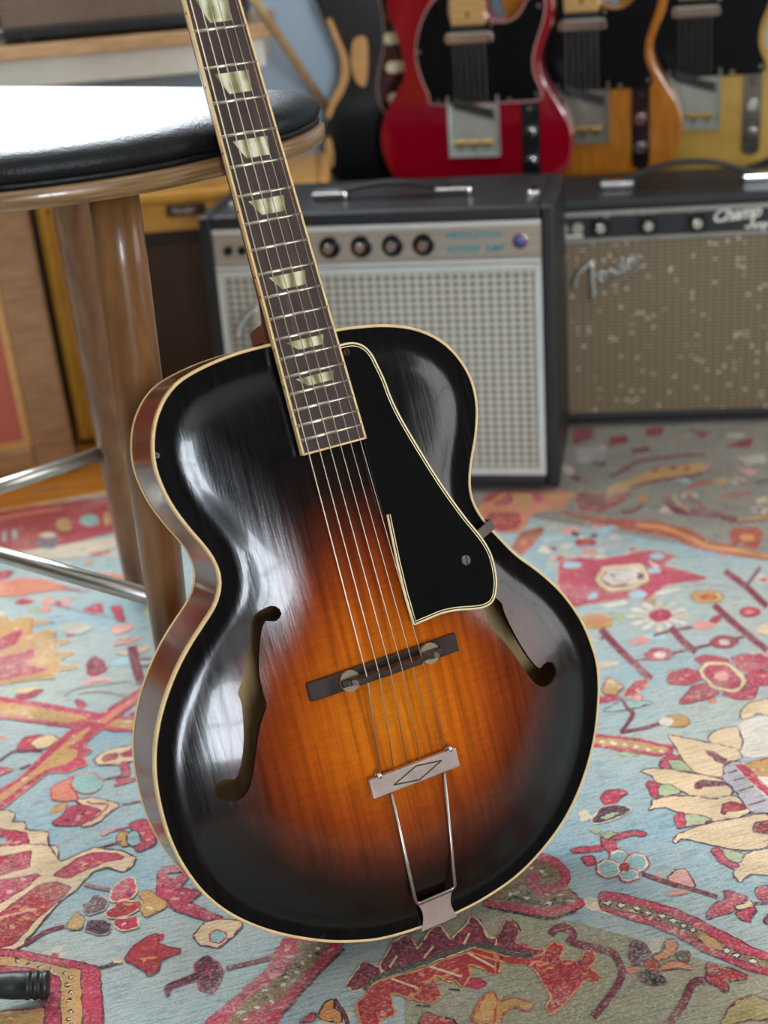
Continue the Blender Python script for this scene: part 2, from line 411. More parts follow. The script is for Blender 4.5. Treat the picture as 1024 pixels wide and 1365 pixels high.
# right middle
g = G(760, 760, 3.879)
g.p('crim', [(-60,-40),(20,-70),(150,-60),(420,-110),(560,-80),(480,-30),(700,30),(690,50),(560,60),(480,80),(400,150),(300,140),(160,160),(-60,200)], 'beige')
g.p('sky', [(85,150),(110,110),(145,112),(130,150)]).e('sky', 350, 122, 48, 22).e('sky', 450, -75, 40, 16).e('sky', 430, 0, 40, 14).e('sky', 10, -30, 50, 18)
g.p('beige', [(130,40),(170,-25),(380,-40),(415,50),(330,95),(210,110),(140,70)], 'mar').p('white', [(165,40),(200,-5),(360,-15),(385,45),(310,75),(210,85)], 'plum').p('plum', [(345,5),(378,18),(372,45),(340,40),(352,22)]).s('plum', [(180,55),(220,78),(300,70)], 10).s('mauve', [(200,30),(260,5),(330,0)], 9).s('pink', [(220,45),(270,60),(320,40)], 10).s('plum', [(210,15),(235,35)], 7)
g.p('white', [(150,180),(290,150),(300,170),(200,190)]).p('white', [(430,115),(560,80),(580,100),(470,125)]).p('white', [(400,-60),(470,-20),(440,-10)])
g.e('gold', 138, 262, 78, 38, 'orange').e('salm', 150, 258, 36, 16).e('gold', 708, 133, 85, 34, 'brown').e('rust', 715, 135, 50, 18)
g.s('mar', [(160,300),(260,410),(420,560)], 30, 'crim').s('mar', [(745,175),(860,280),(1020,410)], 28, 'crim').s('mar', [(800,0),(910,80),(1020,185)], 28, 'crim').s('mar', [(985,-20),(910,80)], 16)
g.s('mar', [(430,335),(520,310),(640,290)], 12).s('mar', [(340,465),(600,410),(900,340)], 14).s('mauve', [(640,70),(760,75),(880,90)], 10)
for k in range(12):
    an = 2*math.pi*k/12; cx, cy = 462+95*math.cos(an), 235+48*math.sin(an)
    g.p('white' if k % 3 else 'cream', [(462+50*math.cos(an-.22), 235+28*math.sin(an-.22)), (462+150*math.cos(an-.13), 235+75*math.sin(an-.13)), (462+172*math.cos(an), 235+82*math.sin(an)), (462+150*math.cos(an+.13), 235+75*math.sin(an+.13)), (462+50*math.cos(an+.22), 235+28*math.sin(an+.22))])
g.e('crim', 465, 230, 62, 34, 'cream').s('mar', [(520,290),(580,360),(650,420)], 30, 'crim')
g.p('pink', [(300,375),(360,330),(420,350),(400,380),(340,380)]).p('pink', [(625,290),(660,255),(770,275),(700,310)])
for cx, cy in ((460,433),(795,368)): g.p('crim', [(cx-75,cy),(cx-30,cy-32),(cx+40,cy-28),(cx+75,cy-5),(cx+40,cy+25),(cx-35,cy+30)], 'mar').e('white', cx+5, cy, 30, 15)
g.e('crim', 930, 213, 50, 25, 'mar').e('salm', 925, 212, 18, 10).p('beige', [(955,300),(1000,275),(1040,285),(1040,335),(970,320)])
for q in ([(500,580),(520,530),(600,505),(680,520),(690,560),(600,590)], [(560,690),(600,640),(640,590),(740,580),(770,640),(680,670)], [(640,460),(700,435),(800,450),(830,470),(700,490)], [(830,450),(900,430),(1040,450),(1040,500),(900,520)], [(900,540),(960,515),(1040,520),(1040,590),(930,590)], [(780,640),(880,600),(970,590),(950,660),(850,660)]):
    g.p('crim', q, 'mar')
g.p('beige', [(660,520),(700,470),(830,475),(910,550),(900,600),(850,630),(740,610)], 'mar').p('crim', [(690,520),(720,490),(810,490),(880,560),(870,600),(830,610),(750,590)], 'mar').e('pink', 785, 545, 40, 25)
g.p('gold', [(165,610),(200,545),(280,600),(240,640),(180,640)], 'mar').p('crim', [(270,650),(330,570),(415,555),(380,610),(330,650)], 'beige').p('crim', [(100,655),(260,640),(250,670),(100,690)])
g.p('cream', [(140,470),(230,465),(270,480),(200,500),(150,510)]).p('cream', [(100,350),(150,355),(130,375)]).s('mar', [(260,660),(320,720),(300,776)], 12).s('mar', [(160,350),(180,345)], 14).p('beige', [(480,776),(500,750),(600,760),(610,790)], 'brown')
# right lower
g = G(780, 930, 4.197)
g.p('teal', [(100,70),(180,25),(260,15),(390,20),(300,50),(200,65)], 'mar').s('mar', [(215,20),(240,60),(270,90),(200,190)], 20).s('mar', [(200,190),(330,165),(420,140)], 20).e('gold', 515, 127, 66, 34, 'brown').e('white', 455, 130, 40, 24)
g.p('crim', [(20,195),(300,222),(490,265),(500,300),(420,325),(250,300),(0,262)]).p('gold', [(20,215),(250,235),(430,270),(480,290),(400,305),(240,280),(0,245)]).dots('white', [(95,243),(160,252),(222,260),(285,270),(355,287),(430,298)], 15)
g.p('beige', [(865,105),(890,50),(930,20),(1040,0),(1040,100),(960,80),(900,120)], 'plum').p('white', [(830,170),(900,120),(1040,90),(1040,330),(900,330),(850,290),(860,240)])
g.p('beige', [(695,215),(720,185),(790,165),(850,155),(880,230),(870,290),(840,280),(700,245)], 'plum', True)
g.p('beige', [(465,205),(545,220),(690,245),(850,285),(880,330),(800,350),(770,380),(770,440),(610,415),(560,370),(520,290),(490,240)], 'plum').p('mar', [(672,290),(720,295),(800,345),(780,370),(720,345),(690,315)])
g.p('beige', [(310,405),(345,395),(420,393),(520,405),(640,425),(770,455),(830,520),(815,545),(700,560),(600,545),(540,520),(470,490),(400,470),(375,430)], 'plum').p('mar', [(620,480),(650,460),(760,465),(790,480),(720,490),(660,490),(640,505),(620,500)], 'plum')
g.p('beige', [(355,630),(375,590),(385,565),(520,545),(620,550),(720,565),(830,545),(860,560),(900,590),(930,640),(850,660),(730,690),(640,660),(520,635),(450,605),(400,605)], 'plum').p('red', [(765,640),(770,595),(830,580),(890,595),(900,615),(840,630),(790,625),(780,650)], 'plum')
g.p('beige', [(490,800),(520,760),(590,735),(720,690),(860,670),(1040,645),(1040,820),(900,850),(780,830),(690,815),(600,790),(540,785),(510,810)], 'plum').p('dred', [(945,745),(955,700),(1040,680),(1040,760),(970,750)], 'plum')
g.p('beige', [(830,995),(860,930),(900,870),(1040,835),(1040,985),(930,975),(890,1000),(865,1025)], 'plum')
for c1, q in (('crim', [(335,480),(370,460),(405,480),(415,545),(370,550),(360,510)]), ('green', [(410,490),(470,480),(540,525),(440,550),(415,540)]), ('crim', [(500,660),(540,635),(560,660),(560,720),(525,725),(505,700)]), ('green', [(558,650),(640,655),(720,680),(600,715),(565,715)]),
              ('crim', [(705,850),(740,830),(780,870),(810,920),(860,930),(835,955),(770,920),(740,900)]), ('green', [(770,840),(890,870),(860,920),(810,905)]), ('crim', [(430,340),(480,310),(530,330),(470,350),(475,395),(420,385)]), ('green', [(470,350),(530,340),(600,410),(500,400)])): g.p(c1, q, 'mar')
g.p('mauve', [(790,370),(860,350),(900,420),(960,500),(1040,560),(1040,640),(940,640),(880,570),(820,490),(770,450)], 'plum')
for q in ((800,420,880,390),(830,460,910,440),(860,520,950,490),(910,600,1010,570)): g.s('plum', [(q[0],q[1]),(q[2],q[3])], 8)
g.p('crim', [(840,375),(880,360),(1040,520),(1040,570)], 'white').p('gold', [(890,370),(1040,330),(1040,500),(980,460),(930,400)], 'crim').p('white', [(960,440),(1040,440),(1040,500),(1000,480)])
g.p('crim', [(85,560),(110,520),(200,510),(240,525),(190,555),(160,590),(110,595)], 'mar').p('plum', [(40,670),(90,610),(190,595),(260,620),(200,660),(120,690),(60,700)], 'cream').p('green', [(80,670),(150,640),(200,640),(130,675)]).p('green', [(20,740),(60,720),(100,740),(60,760)]).p('cream', [(-40,640),(10,620),(40,670),(-20,700)])
g.p('crim', [(90,770),(120,800),(170,770),(270,735),(340,750),(330,770),(270,760),(160,800),(180,850),(140,865),(100,830)], 'plum').p('crim', [(-80,845),(90,820),(100,845),(-60,865)], 'mar').p('crim', [(-20,890),(40,880),(60,920),(20,935)], 'mar')
for q in ((190,890,46,30),(290,920,56,42),(245,990,46,28),(130,955,56,42)): g.e('white', q[0], q[1], q[2]+9, q[3]+8, 'crim').e('teal', *q)
g.e('red', 220, 945, 34, 24).s('mar', [(320,980),(400,1010),(520,1049)], 24)
# right bottom
g = G(824, 1140, 5.12)
g.p('crim', [(-120,245),(0,260),(200,310),(420,375),(600,460),(760,545),(900,620),(1040,670),(1040,810),(880,770),(700,700),(560,640),(420,550),(200,460),(0,400),(-120,360)], 'mar').p('brown', [(-120,295),(0,315),(200,360),(400,430),(560,510),(720,610),(900,690),(1040,730),(1040,770),(880,730),(700,650),(520,550),(400,480),(200,410),(0,365),(-120,340)], 'mar')
g.p('gold', [(530,545),(590,530),(700,590),(720,650),(620,620)])
for q in ((-70,325),(25,335),(130,355),(205,385),(300,408),(375,440),(450,475),(515,508),(740,640),(810,680),(920,715)): g.p('white', [(q[0]-26,q[1]),(q[0],q[1]-15),(q[0]+26,q[1]+4),(q[0],q[1]+18)], 'dark')
g.p('pink', [(335,150),(390,100),(465,90),(530,215),(430,205)], 'plum').p('pink', [(340,270),(380,230),(450,225),(490,250),(400,270)]).s('mar', [(170,125),(330,175),(500,225),(680,280)], 26)
g.p('crim', [(615,430),(620,380),(690,310),(740,290),(720,240),(760,240),(890,290),(820,320),(780,385),(700,395),(640,420)], 'plum').p('crim', [(800,390),(930,345),(940,380),(890,430),(910,450),(840,430)], 'plum').p('beige', [(800,340),(910,305),(925,340),(810,365)], 'plum')
g.p('crim', [(935,250),(960,215),(1040,205),(1040,280),(960,290)], 'plum').s('mar', [(930,325),(1040,315)], 22).p('crim', [(990,440),(1040,400),(1040,470)], 'plum')
g.p('plum', [(85,690),(100,580),(180,600),(220,670),(180,740),(120,750)], 'mar').p('orange', [(230,690),(320,650),(330,580),(380,570),(410,620),(370,680),(270,720)], 'mar').p('orange', [(270,780),(350,720),(430,715),(520,780),(440,760),(330,775)], 'mar').p('olive', [(400,690),(430,650),(490,660),(480,720),(430,720)], 'mar').p('red', [(170,740),(220,710),(290,740),(240,780)]).p('dark', [(140,800),(200,780),(290,810),(330,870),(240,880),(150,840)], 'mar').p('salm', [(50,770),(120,765),(130,800),(70,805)])
g.p('red', [(610,735),(660,750),(690,770),(770,770),(890,825),(750,860),(740,925),(680,890),(610,860)], 'plum').s('mar', [(600,850),(510,870),(450,1000),(350,1150)], 48, 'plum')
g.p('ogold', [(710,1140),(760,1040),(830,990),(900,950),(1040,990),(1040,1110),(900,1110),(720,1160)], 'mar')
g = G(624, 1100, 4.267)
g.p('brown', [(90,430),(200,340),(330,230),(420,180),(520,220),(570,290),(540,340),(620,400),(660,440),(600,500),(480,520),(300,480),(100,450)], 'mar')
g.s('crim', [(400,175),(500,210),(560,290),(510,350),(400,360),(350,320),(370,290),(410,300)], 44, 'mar').s('crim', [(100,440),(250,465),(420,490),(560,470),(660,430)], 38).s('dark', [(110,462),(300,498),(480,528),(630,470)], 12).s('olive', [(240,400),(400,440),(560,440)], 24).dots('white', [(240,390),(330,410),(460,440),(420,260),(360,240)], 15)
g.p('mar', [(0,530),(30,515),(60,560),(100,640),(170,640),(220,540),(250,545),(290,590),(260,660),(330,690),(440,715),(380,745),(200,700),(0,690)], 'salm')
g.p('red', [(380,750),(440,715),(480,665),(545,680),(520,760),(640,775),(670,710),(710,720),(730,760),(690,800),(750,860),(730,890),(680,860),(620,920),(480,1080),(450,1030),(480,970),(390,820),(350,790),(200,770),(0,710),(0,690),(200,740)], 'orange')
g.p('mar', [(0,740),(100,790),(190,770),(170,840),(130,840),(90,810),(0,780)], 'orange').s('olive', [(-10,680),(120,690),(250,730),(370,745)], 26)
g.s('mar', [(470,620),(500,585),(560,580),(600,620),(570,670)], 36, 'dark').s('mar', [(600,665),(700,690),(820,720),(870,800),(870,870),(800,980),(710,1090)], 34, 'plum')
g.p('tan', [(20,1090),(110,945),(170,1000),(280,980),(370,1020),(340,1050),(270,1025),(200,1060),(180,1150),(80,1150)], 'rust').s('dark', [(100,660),(90,600),(65,530)], 8).s('dark', [(300,600),(280,560),(250,535)], 8)
# bottom middle
g = G(400, 1215, 3.938)
g.p('mar', [(440,250),(500,150),(540,125),(580,130),(610,210),(690,90),(740,70),(790,155),(880,60),(900,30),(940,50),(980,130),(1024,140),(1024,180),(930,170),(780,230),(600,290),(440,320),(420,290)], 'beige').p('mar', [(240,385),(330,265),(410,290),(430,320),(380,370),(290,420)], 'beige')
g.p('red', [(320,460),(390,380),(480,350),(700,285),(870,215),(1024,250),(1024,330),(960,290),(880,265),(890,340),(850,395),(820,350),(690,330),(735,450),(690,480),(560,440),(470,420),(500,540),(430,550),(400,600),(320,600),(300,490)], 'orange')
g.s('olive', [(340,410),(400,345),(600,280),(880,180),(940,170),(1024,190)], 28)
for q in ([(480,350),(620,400)], [(680,285),(850,340)], [(880,215),(1020,290)], [(470,290),(510,230)], [(650,240),(700,180)], [(860,170),(890,110)]): g.s('beige', q, 12)
g.s('mar', [(180,460),(230,530),(250,590)], 16, 'dark').p('red', [(620,600),(660,525),(740,560),(800,570),(830,600)], 'dark').p('tan', [(930,520),(990,430),(1024,420),(1024,600),(920,560)], 'rust')
g.s('dark', [(610,490),(690,495)], 8).s('dark', [(780,405),(840,410)], 8)
g = G(200, 1200, 3.938)
g.p('crim', [(700,190),(1040,200),(960,310),(700,600),(650,670),(250,670),(400,540),(600,370),(660,260)]).p('brown', [(750,210),(950,215),(860,340),(760,430),(680,520),(560,560),(440,670),(380,670),(520,500),(640,430),(760,310),(790,270)])
g.dots('white', [(710,400),(700,440),(770,375),(640,530),(600,470),(500,625),(840,290),(880,250),(800,330),(560,560)], 13).s('plum', [(1020,255),(850,420),(690,600)], 15)
g.p('orange', [(880,600),(930,530),(960,515),(965,570),(1010,590),(1005,640),(920,625)], 'dark').p('crim', [(780,640),(860,590),(870,625)], 'plum')
g.p('beige', [(225,190),(290,110),(370,100),(480,105),(480,140),(380,230),(350,245),(260,225)], 'mar').e('teal', 355, 188, 42, 32, 'crim').p('crim', [(60,0),(190,0),(300,60),(390,90),(300,105),(200,60),(100,30)], 'mar')
g.p('plum', [(230,340),(290,290),(350,320),(380,380),(330,480),(260,460),(250,400)], 'crim').e('mar', 300, 380, 40, 60).s('mar', [(400,355),(650,295)], 20).s('plum', [(90,490),(100,455),(160,430),(250,400)], 24, 'crim')
# left back border
g = G(0, 660, 5.12)
g.p('red', [(-100,120),(250,70),(740,5),(1200,-60),(1250,170),(790,245),(600,295),(350,355),(-100,430)], None, False).p('cream', [(-100,420),(350,350),(800,270),(1250,200),(1250,270),(820,330),(560,430),(250,430),(90,410),(-100,470)], None, False)
g.e('navy', 325, 325, 75, 40).e('mar', 325, 325, 45, 20).e('gold', 440, 200, 60, 45, 'plum').e('crim', 520, 190, 40, 34).e('teal', 610, 170, 70, 42, 'crim').e('teal', 30, 280, 14, 40).e('teal', 100, 265, 15, 40).e('gold', 730, 160, 26, 50).e('cream', 330, 270, 60, 20).s('crim', [(400,310),(600,270),(780,235)], 26).s('salm', [(-60,170),(200,120),(420,90)], 18)
g.p('crim', [(590,395),(750,365),(750,395),(640,415)]).p('gold', [(560,470),(640,430),(620,480)]).p('mauve', [(530,360),(590,350),(570,390)])
g.p('salm', [(-60,600),(150,560),(300,570),(420,610),(500,640),(330,650),(100,690),(-60,690)]).p('salm', [(600,520),(850,540),(860,630),(700,600)]).p('crim', [(-60,520),(100,510),(60,560),(-60,590)]).p('crim', [(340,600),(480,630),(600,660),(500,650)])
g.p('crim', [(90,735),(150,700),(240,720),(180,745)]).e('pink', 325, 715, 40, 30).e('pink', 310, 770, 35, 28).p('pink', [(380,740),(520,680),(450,760)]).p('crim', [(360,750),(400,710),(430,750)]).p('crim', [(560,785),(690,730),(700,810),(640,810)], 'mar').s('mauve', [(370,750),(560,790),(800,830)], 8).p('crim', [(755,755),(825,750),(850,860),(800,850)], 'mar')
g = G(0, 800, 5.12)
g.p('gold', [(-80,120),(60,105),(70,150),(150,110),(230,115),(240,140),(350,145),(340,155),(230,170),(220,240),(320,200),(375,215),(370,265),(480,265),(485,285),(390,300),(380,360),(500,340),(510,355),(400,400),(410,440),(530,440),(530,460),(400,475),(370,530),(200,540),(-80,590)], 'cream')
g.p('crim', [(-80,290),(150,190),(160,210),(100,310),(-80,370)], 'pink').p('crim', [(-80,390),(120,370),(220,325),(245,370),(170,430),(260,450),(330,470),(200,510),(100,530),(-80,560)], 'pink')
for q in ((225,130,215,235),(380,215,375,330),(350,145,365,155)): g.s('plum', [(q[0],q[1]),(q[2],q[3])], 8)
g.e('bgrey', 510, 190, 110, 40).p('pink', [(740,180),(930,150),(880,210),(780,230)]).p('pink', [(760,290),(1000,240),(900,290),(780,310)]).p('cream', [(800,250),(900,240),(860,270)]).p('beige', [(780,360),(960,320),(1020,300),(1020,340),(860,375)])
g.s('mar', [(900,310),(925,430),(965,570)], 60, 'plum').s('mar', [(960,400),(1030,395)], 12).s('mar', [(960,450),(1030,440)], 12)
g.p('mar', [(595,420),(640,380),(710,420),(720,480),(640,510),(600,500)], 'crim').p('pink', [(555,575),(640,520),(760,530),(740,555),(650,550),(590,585)]).s('mauve', [(440,650),(520,600),(760,560),(890,545)], 12).s('mauve', [(540,630),(700,620),(860,650)], 10).s('mauve', [(720,450),(790,430)], 10)
g.p('crim', [(90,655),(200,630),(310,600),(230,660),(150,670)]).p('beige', [(90,640),(130,600),(270,595),(190,630)])
g.p('crim', [(-100,640),(250,690),(600,750),(720,790),(600,880),(420,860),(-100,790)]).p('gold', [(-100,680),(250,730),(500,780),(600,800),(480,830),(250,815),(-100,760)], 'salm')
g.p('crim', [(740,790),(1000,800),(1000,900),(700,890)]).p('gold', [(760,815),(1000,820),(1000,880),(740,860)], 'salm')
g.p('crim', [(1060,530),(700,760),(430,940),(620,940),(780,820),(1060,600)], None, False).p('salm', [(1050,560),(700,800),(520,930),(560,940),(740,820),(1050,590)], None, False).e('white', 670, 838, 16, 16)
g = G(0, 960, 5.12)
g.p('crim', [(450,90),(600,0),(740,30),(640,90),(560,180),(630,205),(570,240),(590,300),(540,320),(440,355),(340,345),(200,450),(30,590),(-60,640),(-60,510),(150,380),(300,230)], 'salm').p('gold', [(620,40),(540,130),(440,190),(530,210),(500,260),(440,300),(330,320),(180,420),(-60,600),(-60,540),(170,400),(330,260),(500,110)], 'salm')
g.p('crim', [(120,190),(160,120),(280,95),(220,150),(230,200),(130,215)], 'mar').p('beige', [(210,160),(260,115),(340,95),(400,125),(320,185),(240,190)], 'mar').s('mar', [(-40,290),(0,270),(110,205),(290,210)], 12).p('crim', [(-40,310),(100,330),(60,350),(-40,400)]).s('mar', [(130,330),(210,300)], 12)
g.p('beige', [(640,270),(680,230),(760,195),(900,170),(1000,150),(1000,250),(800,300),(670,300)], 'mar').p('crim', [(700,265),(730,235),(800,225),(800,255),(720,280)], 'mar').p('crim', [(820,230),(915,190),(990,190),(990,240),(850,245)], 'mar')
g.p('crim', [(820,290),(870,285),(885,375),(840,385)], 'mar').p('mar', [(690,405),(850,360),(850,380),(700,410)]).p('crim', [(760,450),(840,400),(940,385),(920,415)])
g.e('teal', 590, 425, 100, 70, 'salm').p('salm', [(345,460),(440,410),(510,385),(480,430),(500,480),(540,540),(420,545),(355,540)], 'crim')
g.p('beige', [(520,545),(600,530),(700,540),(820,575),(730,640),(640,710),(550,720),(620,670),(700,610),(570,580)], 'mar').s('crim', [(590,555),(640,570),(740,580),(620,690)], 12).p('crim', [(350,700),(430,650),(470,590),(570,580),(680,605),(620,680),(530,715),(400,715)], 'mar').s('mar', [(830,575),(980,545)], 10)
g.p('crim', [(890,700),(960,680),(1060,680),(1060,850),(960,890),(920,880),(960,820),(950,760),(900,740)], 'plum').e('gold', 845, 810, 45, 50, 'mar').e('teal', 910, 805, 45, 50, 'plum').p('pink', [(670,770),(760,740),(780,750),(700,785)]).s('mar', [(670,870),(830,825)], 12).s('crim', [(780,750),(880,725)], 10)
g.p('beige', [(-60,600),(100,630),(80,690),(165,690),(170,745),(330,765),(330,850),(385,860),(400,975),(320,1010),(200,1140),(-60,1140)], 'plum', False)
g.p('crim', [(-60,735),(180,770),(210,990),(-60,1070)], 'mar', False).p('teal', [(-60,800),(40,810),(40,840),(-60,850)]).p('beige', [(-60,885),(130,900),(130,930),(-60,945)], 'mar')
g = G(0, 1140, 3.938)
g.p('beige', [(-60,-40),(250,-60),(310,40),(440,-20),(500,-40),(660,-20),(705,10),(700,50),(650,85),(560,60),(480,85),(430,140),(390,180),(300,250),(180,390),(110,480),(-60,530)], 'plum')
g.p('crim', [(-60,20),(160,-20),(150,60),(-60,120)], 'mar', False).p('crim', [(-60,145),(220,95),(130,170),(-60,290)], 'mar').p('red', [(-60,330),(10,300),(210,150),(290,140),(370,165),(340,210),(190,330),(80,460),(-60,500)], 'mar').s('pink', [(-10,328),(180,280)], 10)
g.p('crim', [(280,105),(400,20),(480,-10),(600,-10),(650,15),(560,30),(440,80),(360,120)], 'mar').s('mar', [(440,150),(500,165),(580,180)], 18)
g.p('crim', [(585,240),(580,190),(650,120),(700,115),(715,190),(690,220),(620,240)], 'beige').p('red', [(550,300),(640,240),(740,240),(750,270),(660,320),(570,325)], 'beige').p('crim', [(600,340),(720,320),(725,380),(640,390),(600,370)], 'beige')
g.p('plum', [(430,270),(500,210),(570,230),(540,290),(460,310)], 'mauve').p('plum', [(445,350),(520,335),(580,350),(570,410),(500,410),(450,385)], 'mauve').p('gold', [(345,370),(400,300),(440,330),(430,380),(380,385)], 'brown').p('gold', [(730,200),(780,180),(870,230),(870,270),(760,320),(740,290),(760,240)], 'brown').s('mar', [(340,370),(240,400),(130,470)], 18)
g.p('crim', [(820,200),(830,90),(870,60),(980,50),(980,75),(870,90),(890,150),(960,90),(990,100),(940,170),(1060,190),(990,240),(1060,330),(930,290),(880,240)], 'mar').p('red', [(655,545),(700,480),(770,430),(830,410),(830,470),(960,500),(840,545),(820,610),(780,630),(760,600)], 'mar').s('plum', [(510,590),(560,580),(640,550)], 14).e('beige', 615, 553, 30, 14)
g.p('crim', [(90,500),(500,580),(520,620),(540,920),(430,920),(425,620),(100,545),(-60,520),(-60,490)], 'mar', False).p('gold', [(-60,520),(90,540),(420,605),(428,920),(315,920),(310,645),(-60,570)], 'mar', False).p('crim', [(-60,580),(130,590),(260,625),(310,645),(315,920),(230,920),(245,690),(200,640),(-60,610)], 'mar', False).p('gold', [(-60,830),(230,800),(230,920),(-60,920)], 'mar', False)
for q in ((90,550),(150,575),(210,590),(270,600),(340,615),(370,640),(350,680),(370,720),(360,760),(370,820),(360,860),(375,890)): g.e('dark', q[0], q[1], 15, 12).e('beige', q[0]+4, q[1]+2, 9, 7)
g.s('plum', [(880,735),(880,690),(1000,640),(1040,615)], 20, 'crim')

def build_rug():
    RZT = -.0014
    # outline of the rug: its far left edge is the one in view
    e0, e1 = onf(0, 680)[:2], onf(140, 655)[:2]; dx = (e1-e0)/np.linalg.norm(e1-e0); dn = np.array([dx[1], -dx[0]])
    if dn[1] > 0: dn = -dn
    A = e0-dx*1.1; B = e0+dx*2.2; Cc = B+dn*2.9; Dd = A+dn*2.9
    ru = MB(); nx, ny = 10, 10
    ru.prism([tuple(A), tuple(B), tuple(Cc), tuple(Dd)], -.0062, RZT)
    k = NT('rug_wool')
    at = k.n('ShaderNodeAttribute'); at.attribute_name = 'dye'
    tc = k.n('ShaderNodeTexCoord'); vr = k.n('ShaderNodeVectorRotate'); vr.rotation_type = 'Z_AXIS'; vr.inputs['Angle'].default_value = -math.atan2(dx[1], dx[0])
    k.l(tc.outputs['Object'], vr.inputs['Vector'])
    def mp(sc):
        m = k.n('ShaderNodeMapping'); m.inputs['Scale'].default_value = sc; k.l(vr.outputs[0], m.inputs['Vector']); return m.outputs[0]
    weft = k.noise(mp((38, 520, 1)), 1, 4, .65); grain = k.noise(mp((420, 420, 1)), 1, 2, .6)
    wear = k.noise(mp((7, 9, 1)), 1, 6, .68); abr = k.noise(mp((.8, 3.2, 1)), 1, 3, .5)
    col = at.outputs['Color']
    # worn pile shows the pale foundation
    m1 = k.math('MULTIPLY', k.math('MINIMUM', k.math('MAXIMUM', k.math('MULTIPLY_ADD', wear, 3.0, -1.5), 0.0), 1.0), .5)
    col = k.mix(m1, col, S('#c9c1b2'))
    col = k.mix(1.0, col, k.ramp(weft, [(.3, (.55, .54, .52, 1)), (.47, (1, 1, 1, 1)), (.75, (1.3, 1.3, 1.27, 1))]), 'MULTIPLY')
    col = k.mix(1.0, col, k.ramp(grain, [(.25, (.75, .73, .72, 1)), (.55, (1.03, 1.03, 1.03, 1)), (.8, (1.22, 1.22, 1.22, 1))]), 'MULTIPLY')
    sn = k.n('ShaderNodeVectorMath'); sn.operation = 'SNAP'; k.l(vr.outputs[0], sn.inputs[0]); sn.inputs[1].default_value = (.0022, .0018, 1)
    wn = k.n('ShaderNodeTexWhiteNoise'); wn.noise_dimensions = '3D'; k.l(sn.outputs[0], wn.inputs['Vector'])
    col = k.mix(k.math('MULTIPLY', k.math('POWER', wn.outputs['Value'], 3.), k.math('MULTIPLY_ADD', wear, 1.5, -.42)), col, S('#d2c9b8'))
    tone = k.noise(mp((16, 22, 1)), 1, 3, .5)
    col = k.mix(1., col, k.ramp(tone, [(.3, (.82, .80, .80, 1)), (.7, (1.16, 1.12, 1.1, 1))]), 'MULTIPLY')
    col = k.mix(1., col, (.86, .86, .87, 1), 'MULTIPLY')
    k.base(col); k.set(Roughness=.88, Specular_IOR_Level=.2, Sheen_Weight=.12, Sheen_Roughness=.5)
    k.bump(k.math('ADD', weft, grain), .5, .0012)
    # ground: blue with grey-green abrash
    kb = NT('rug_ground')
    tc = kb.n('ShaderNodeTexCoord'); vb = kb.n('ShaderNodeVectorRotate'); vb.rotation_type = 'Z_AXIS'; vb.inputs['Angle'].default_value = -math.atan2(dx[1], dx[0])
    kb.l(tc.outputs['Object'], vb.inputs['Vector'])
    def mb(sc):
        m = kb.n('ShaderNodeMapping'); m.inputs['Scale'].default_value = sc; kb.l(vb.outputs[0], m.inputs['Vector']); return m.outputs[0]
    gx, gy, gz = kb.sep(tc.outputs['Object'])
    # field turns olive-grey at near right, dye plus some painted shade; grey-brown far end
    f1 = kb.math('MULTIPLY_ADD', kb.noise(mb((2.2, 6, 1)), 1, 4, .6), .9, .05)
    blu = kb.ramp(f1, [(.3, S('#b3b9af')), (.47, S('#a3b4b5')), (.64, S('#8aabb8'))])
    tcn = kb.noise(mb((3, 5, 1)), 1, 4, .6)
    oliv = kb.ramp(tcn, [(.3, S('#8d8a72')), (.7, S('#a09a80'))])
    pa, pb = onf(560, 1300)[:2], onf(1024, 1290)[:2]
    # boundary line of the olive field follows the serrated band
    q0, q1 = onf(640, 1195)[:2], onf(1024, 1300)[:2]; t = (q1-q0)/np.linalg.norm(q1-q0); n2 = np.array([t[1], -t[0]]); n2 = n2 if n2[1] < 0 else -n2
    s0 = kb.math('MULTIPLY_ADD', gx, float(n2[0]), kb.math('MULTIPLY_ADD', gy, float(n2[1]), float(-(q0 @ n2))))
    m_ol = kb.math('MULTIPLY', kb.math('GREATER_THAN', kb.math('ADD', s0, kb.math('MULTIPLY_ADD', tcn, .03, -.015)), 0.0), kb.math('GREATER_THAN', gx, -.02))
    # far end field beyond the second band
    r0, r1 = onf(700, 690)[:2], onf(1024, 745)[:2]; t = (r1-r0)/np.linalg.norm(r1-r0); n3 = np.array([-t[1], t[0]]); n3 = n3 if n3[1] > 0 else -n3
    s1 = kb.math('MULTIPLY_ADD', gx, float(n3[0]), kb.math('MULTIPLY_ADD', gy, float(n3[1]), float(-(r0 @ n3))))
    m_far = kb.math('MULTIPLY', kb.math('GREATER_THAN', kb.math('ADD', s1, kb.math('MULTIPLY_ADD', tcn, .06, -.03)), 0.0), kb.math('GREATER_THAN', gx, .0))
    far = kb.ramp(tcn, [(.3, S('#7b766a')), (.7, S('#97948a'))])
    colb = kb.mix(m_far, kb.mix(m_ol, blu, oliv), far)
    weft = kb.noise(mb((38, 520, 1)), 1, 4, .65); grain = kb.noise(mb((420, 420, 1)), 1, 2, .6)
    wr = kb.noise(mb((5, 7, 1)), 1, 6, .68)
    colb = kb.mix(kb.math('MULTIPLY', kb.math('MAXIMUM', kb.math('MULTIPLY_ADD', wr, 3., -1.55), 0.), .4), colb, S('#d0c8ba'))
    colb = kb.mix(1.0, colb, kb.ramp(weft, [(.3, (.5, .5, .48, 1)), (.47, (1, 1, 1, 1)), (.75, (1.32, 1.32, 1.28, 1))]), 'MULTIPLY')
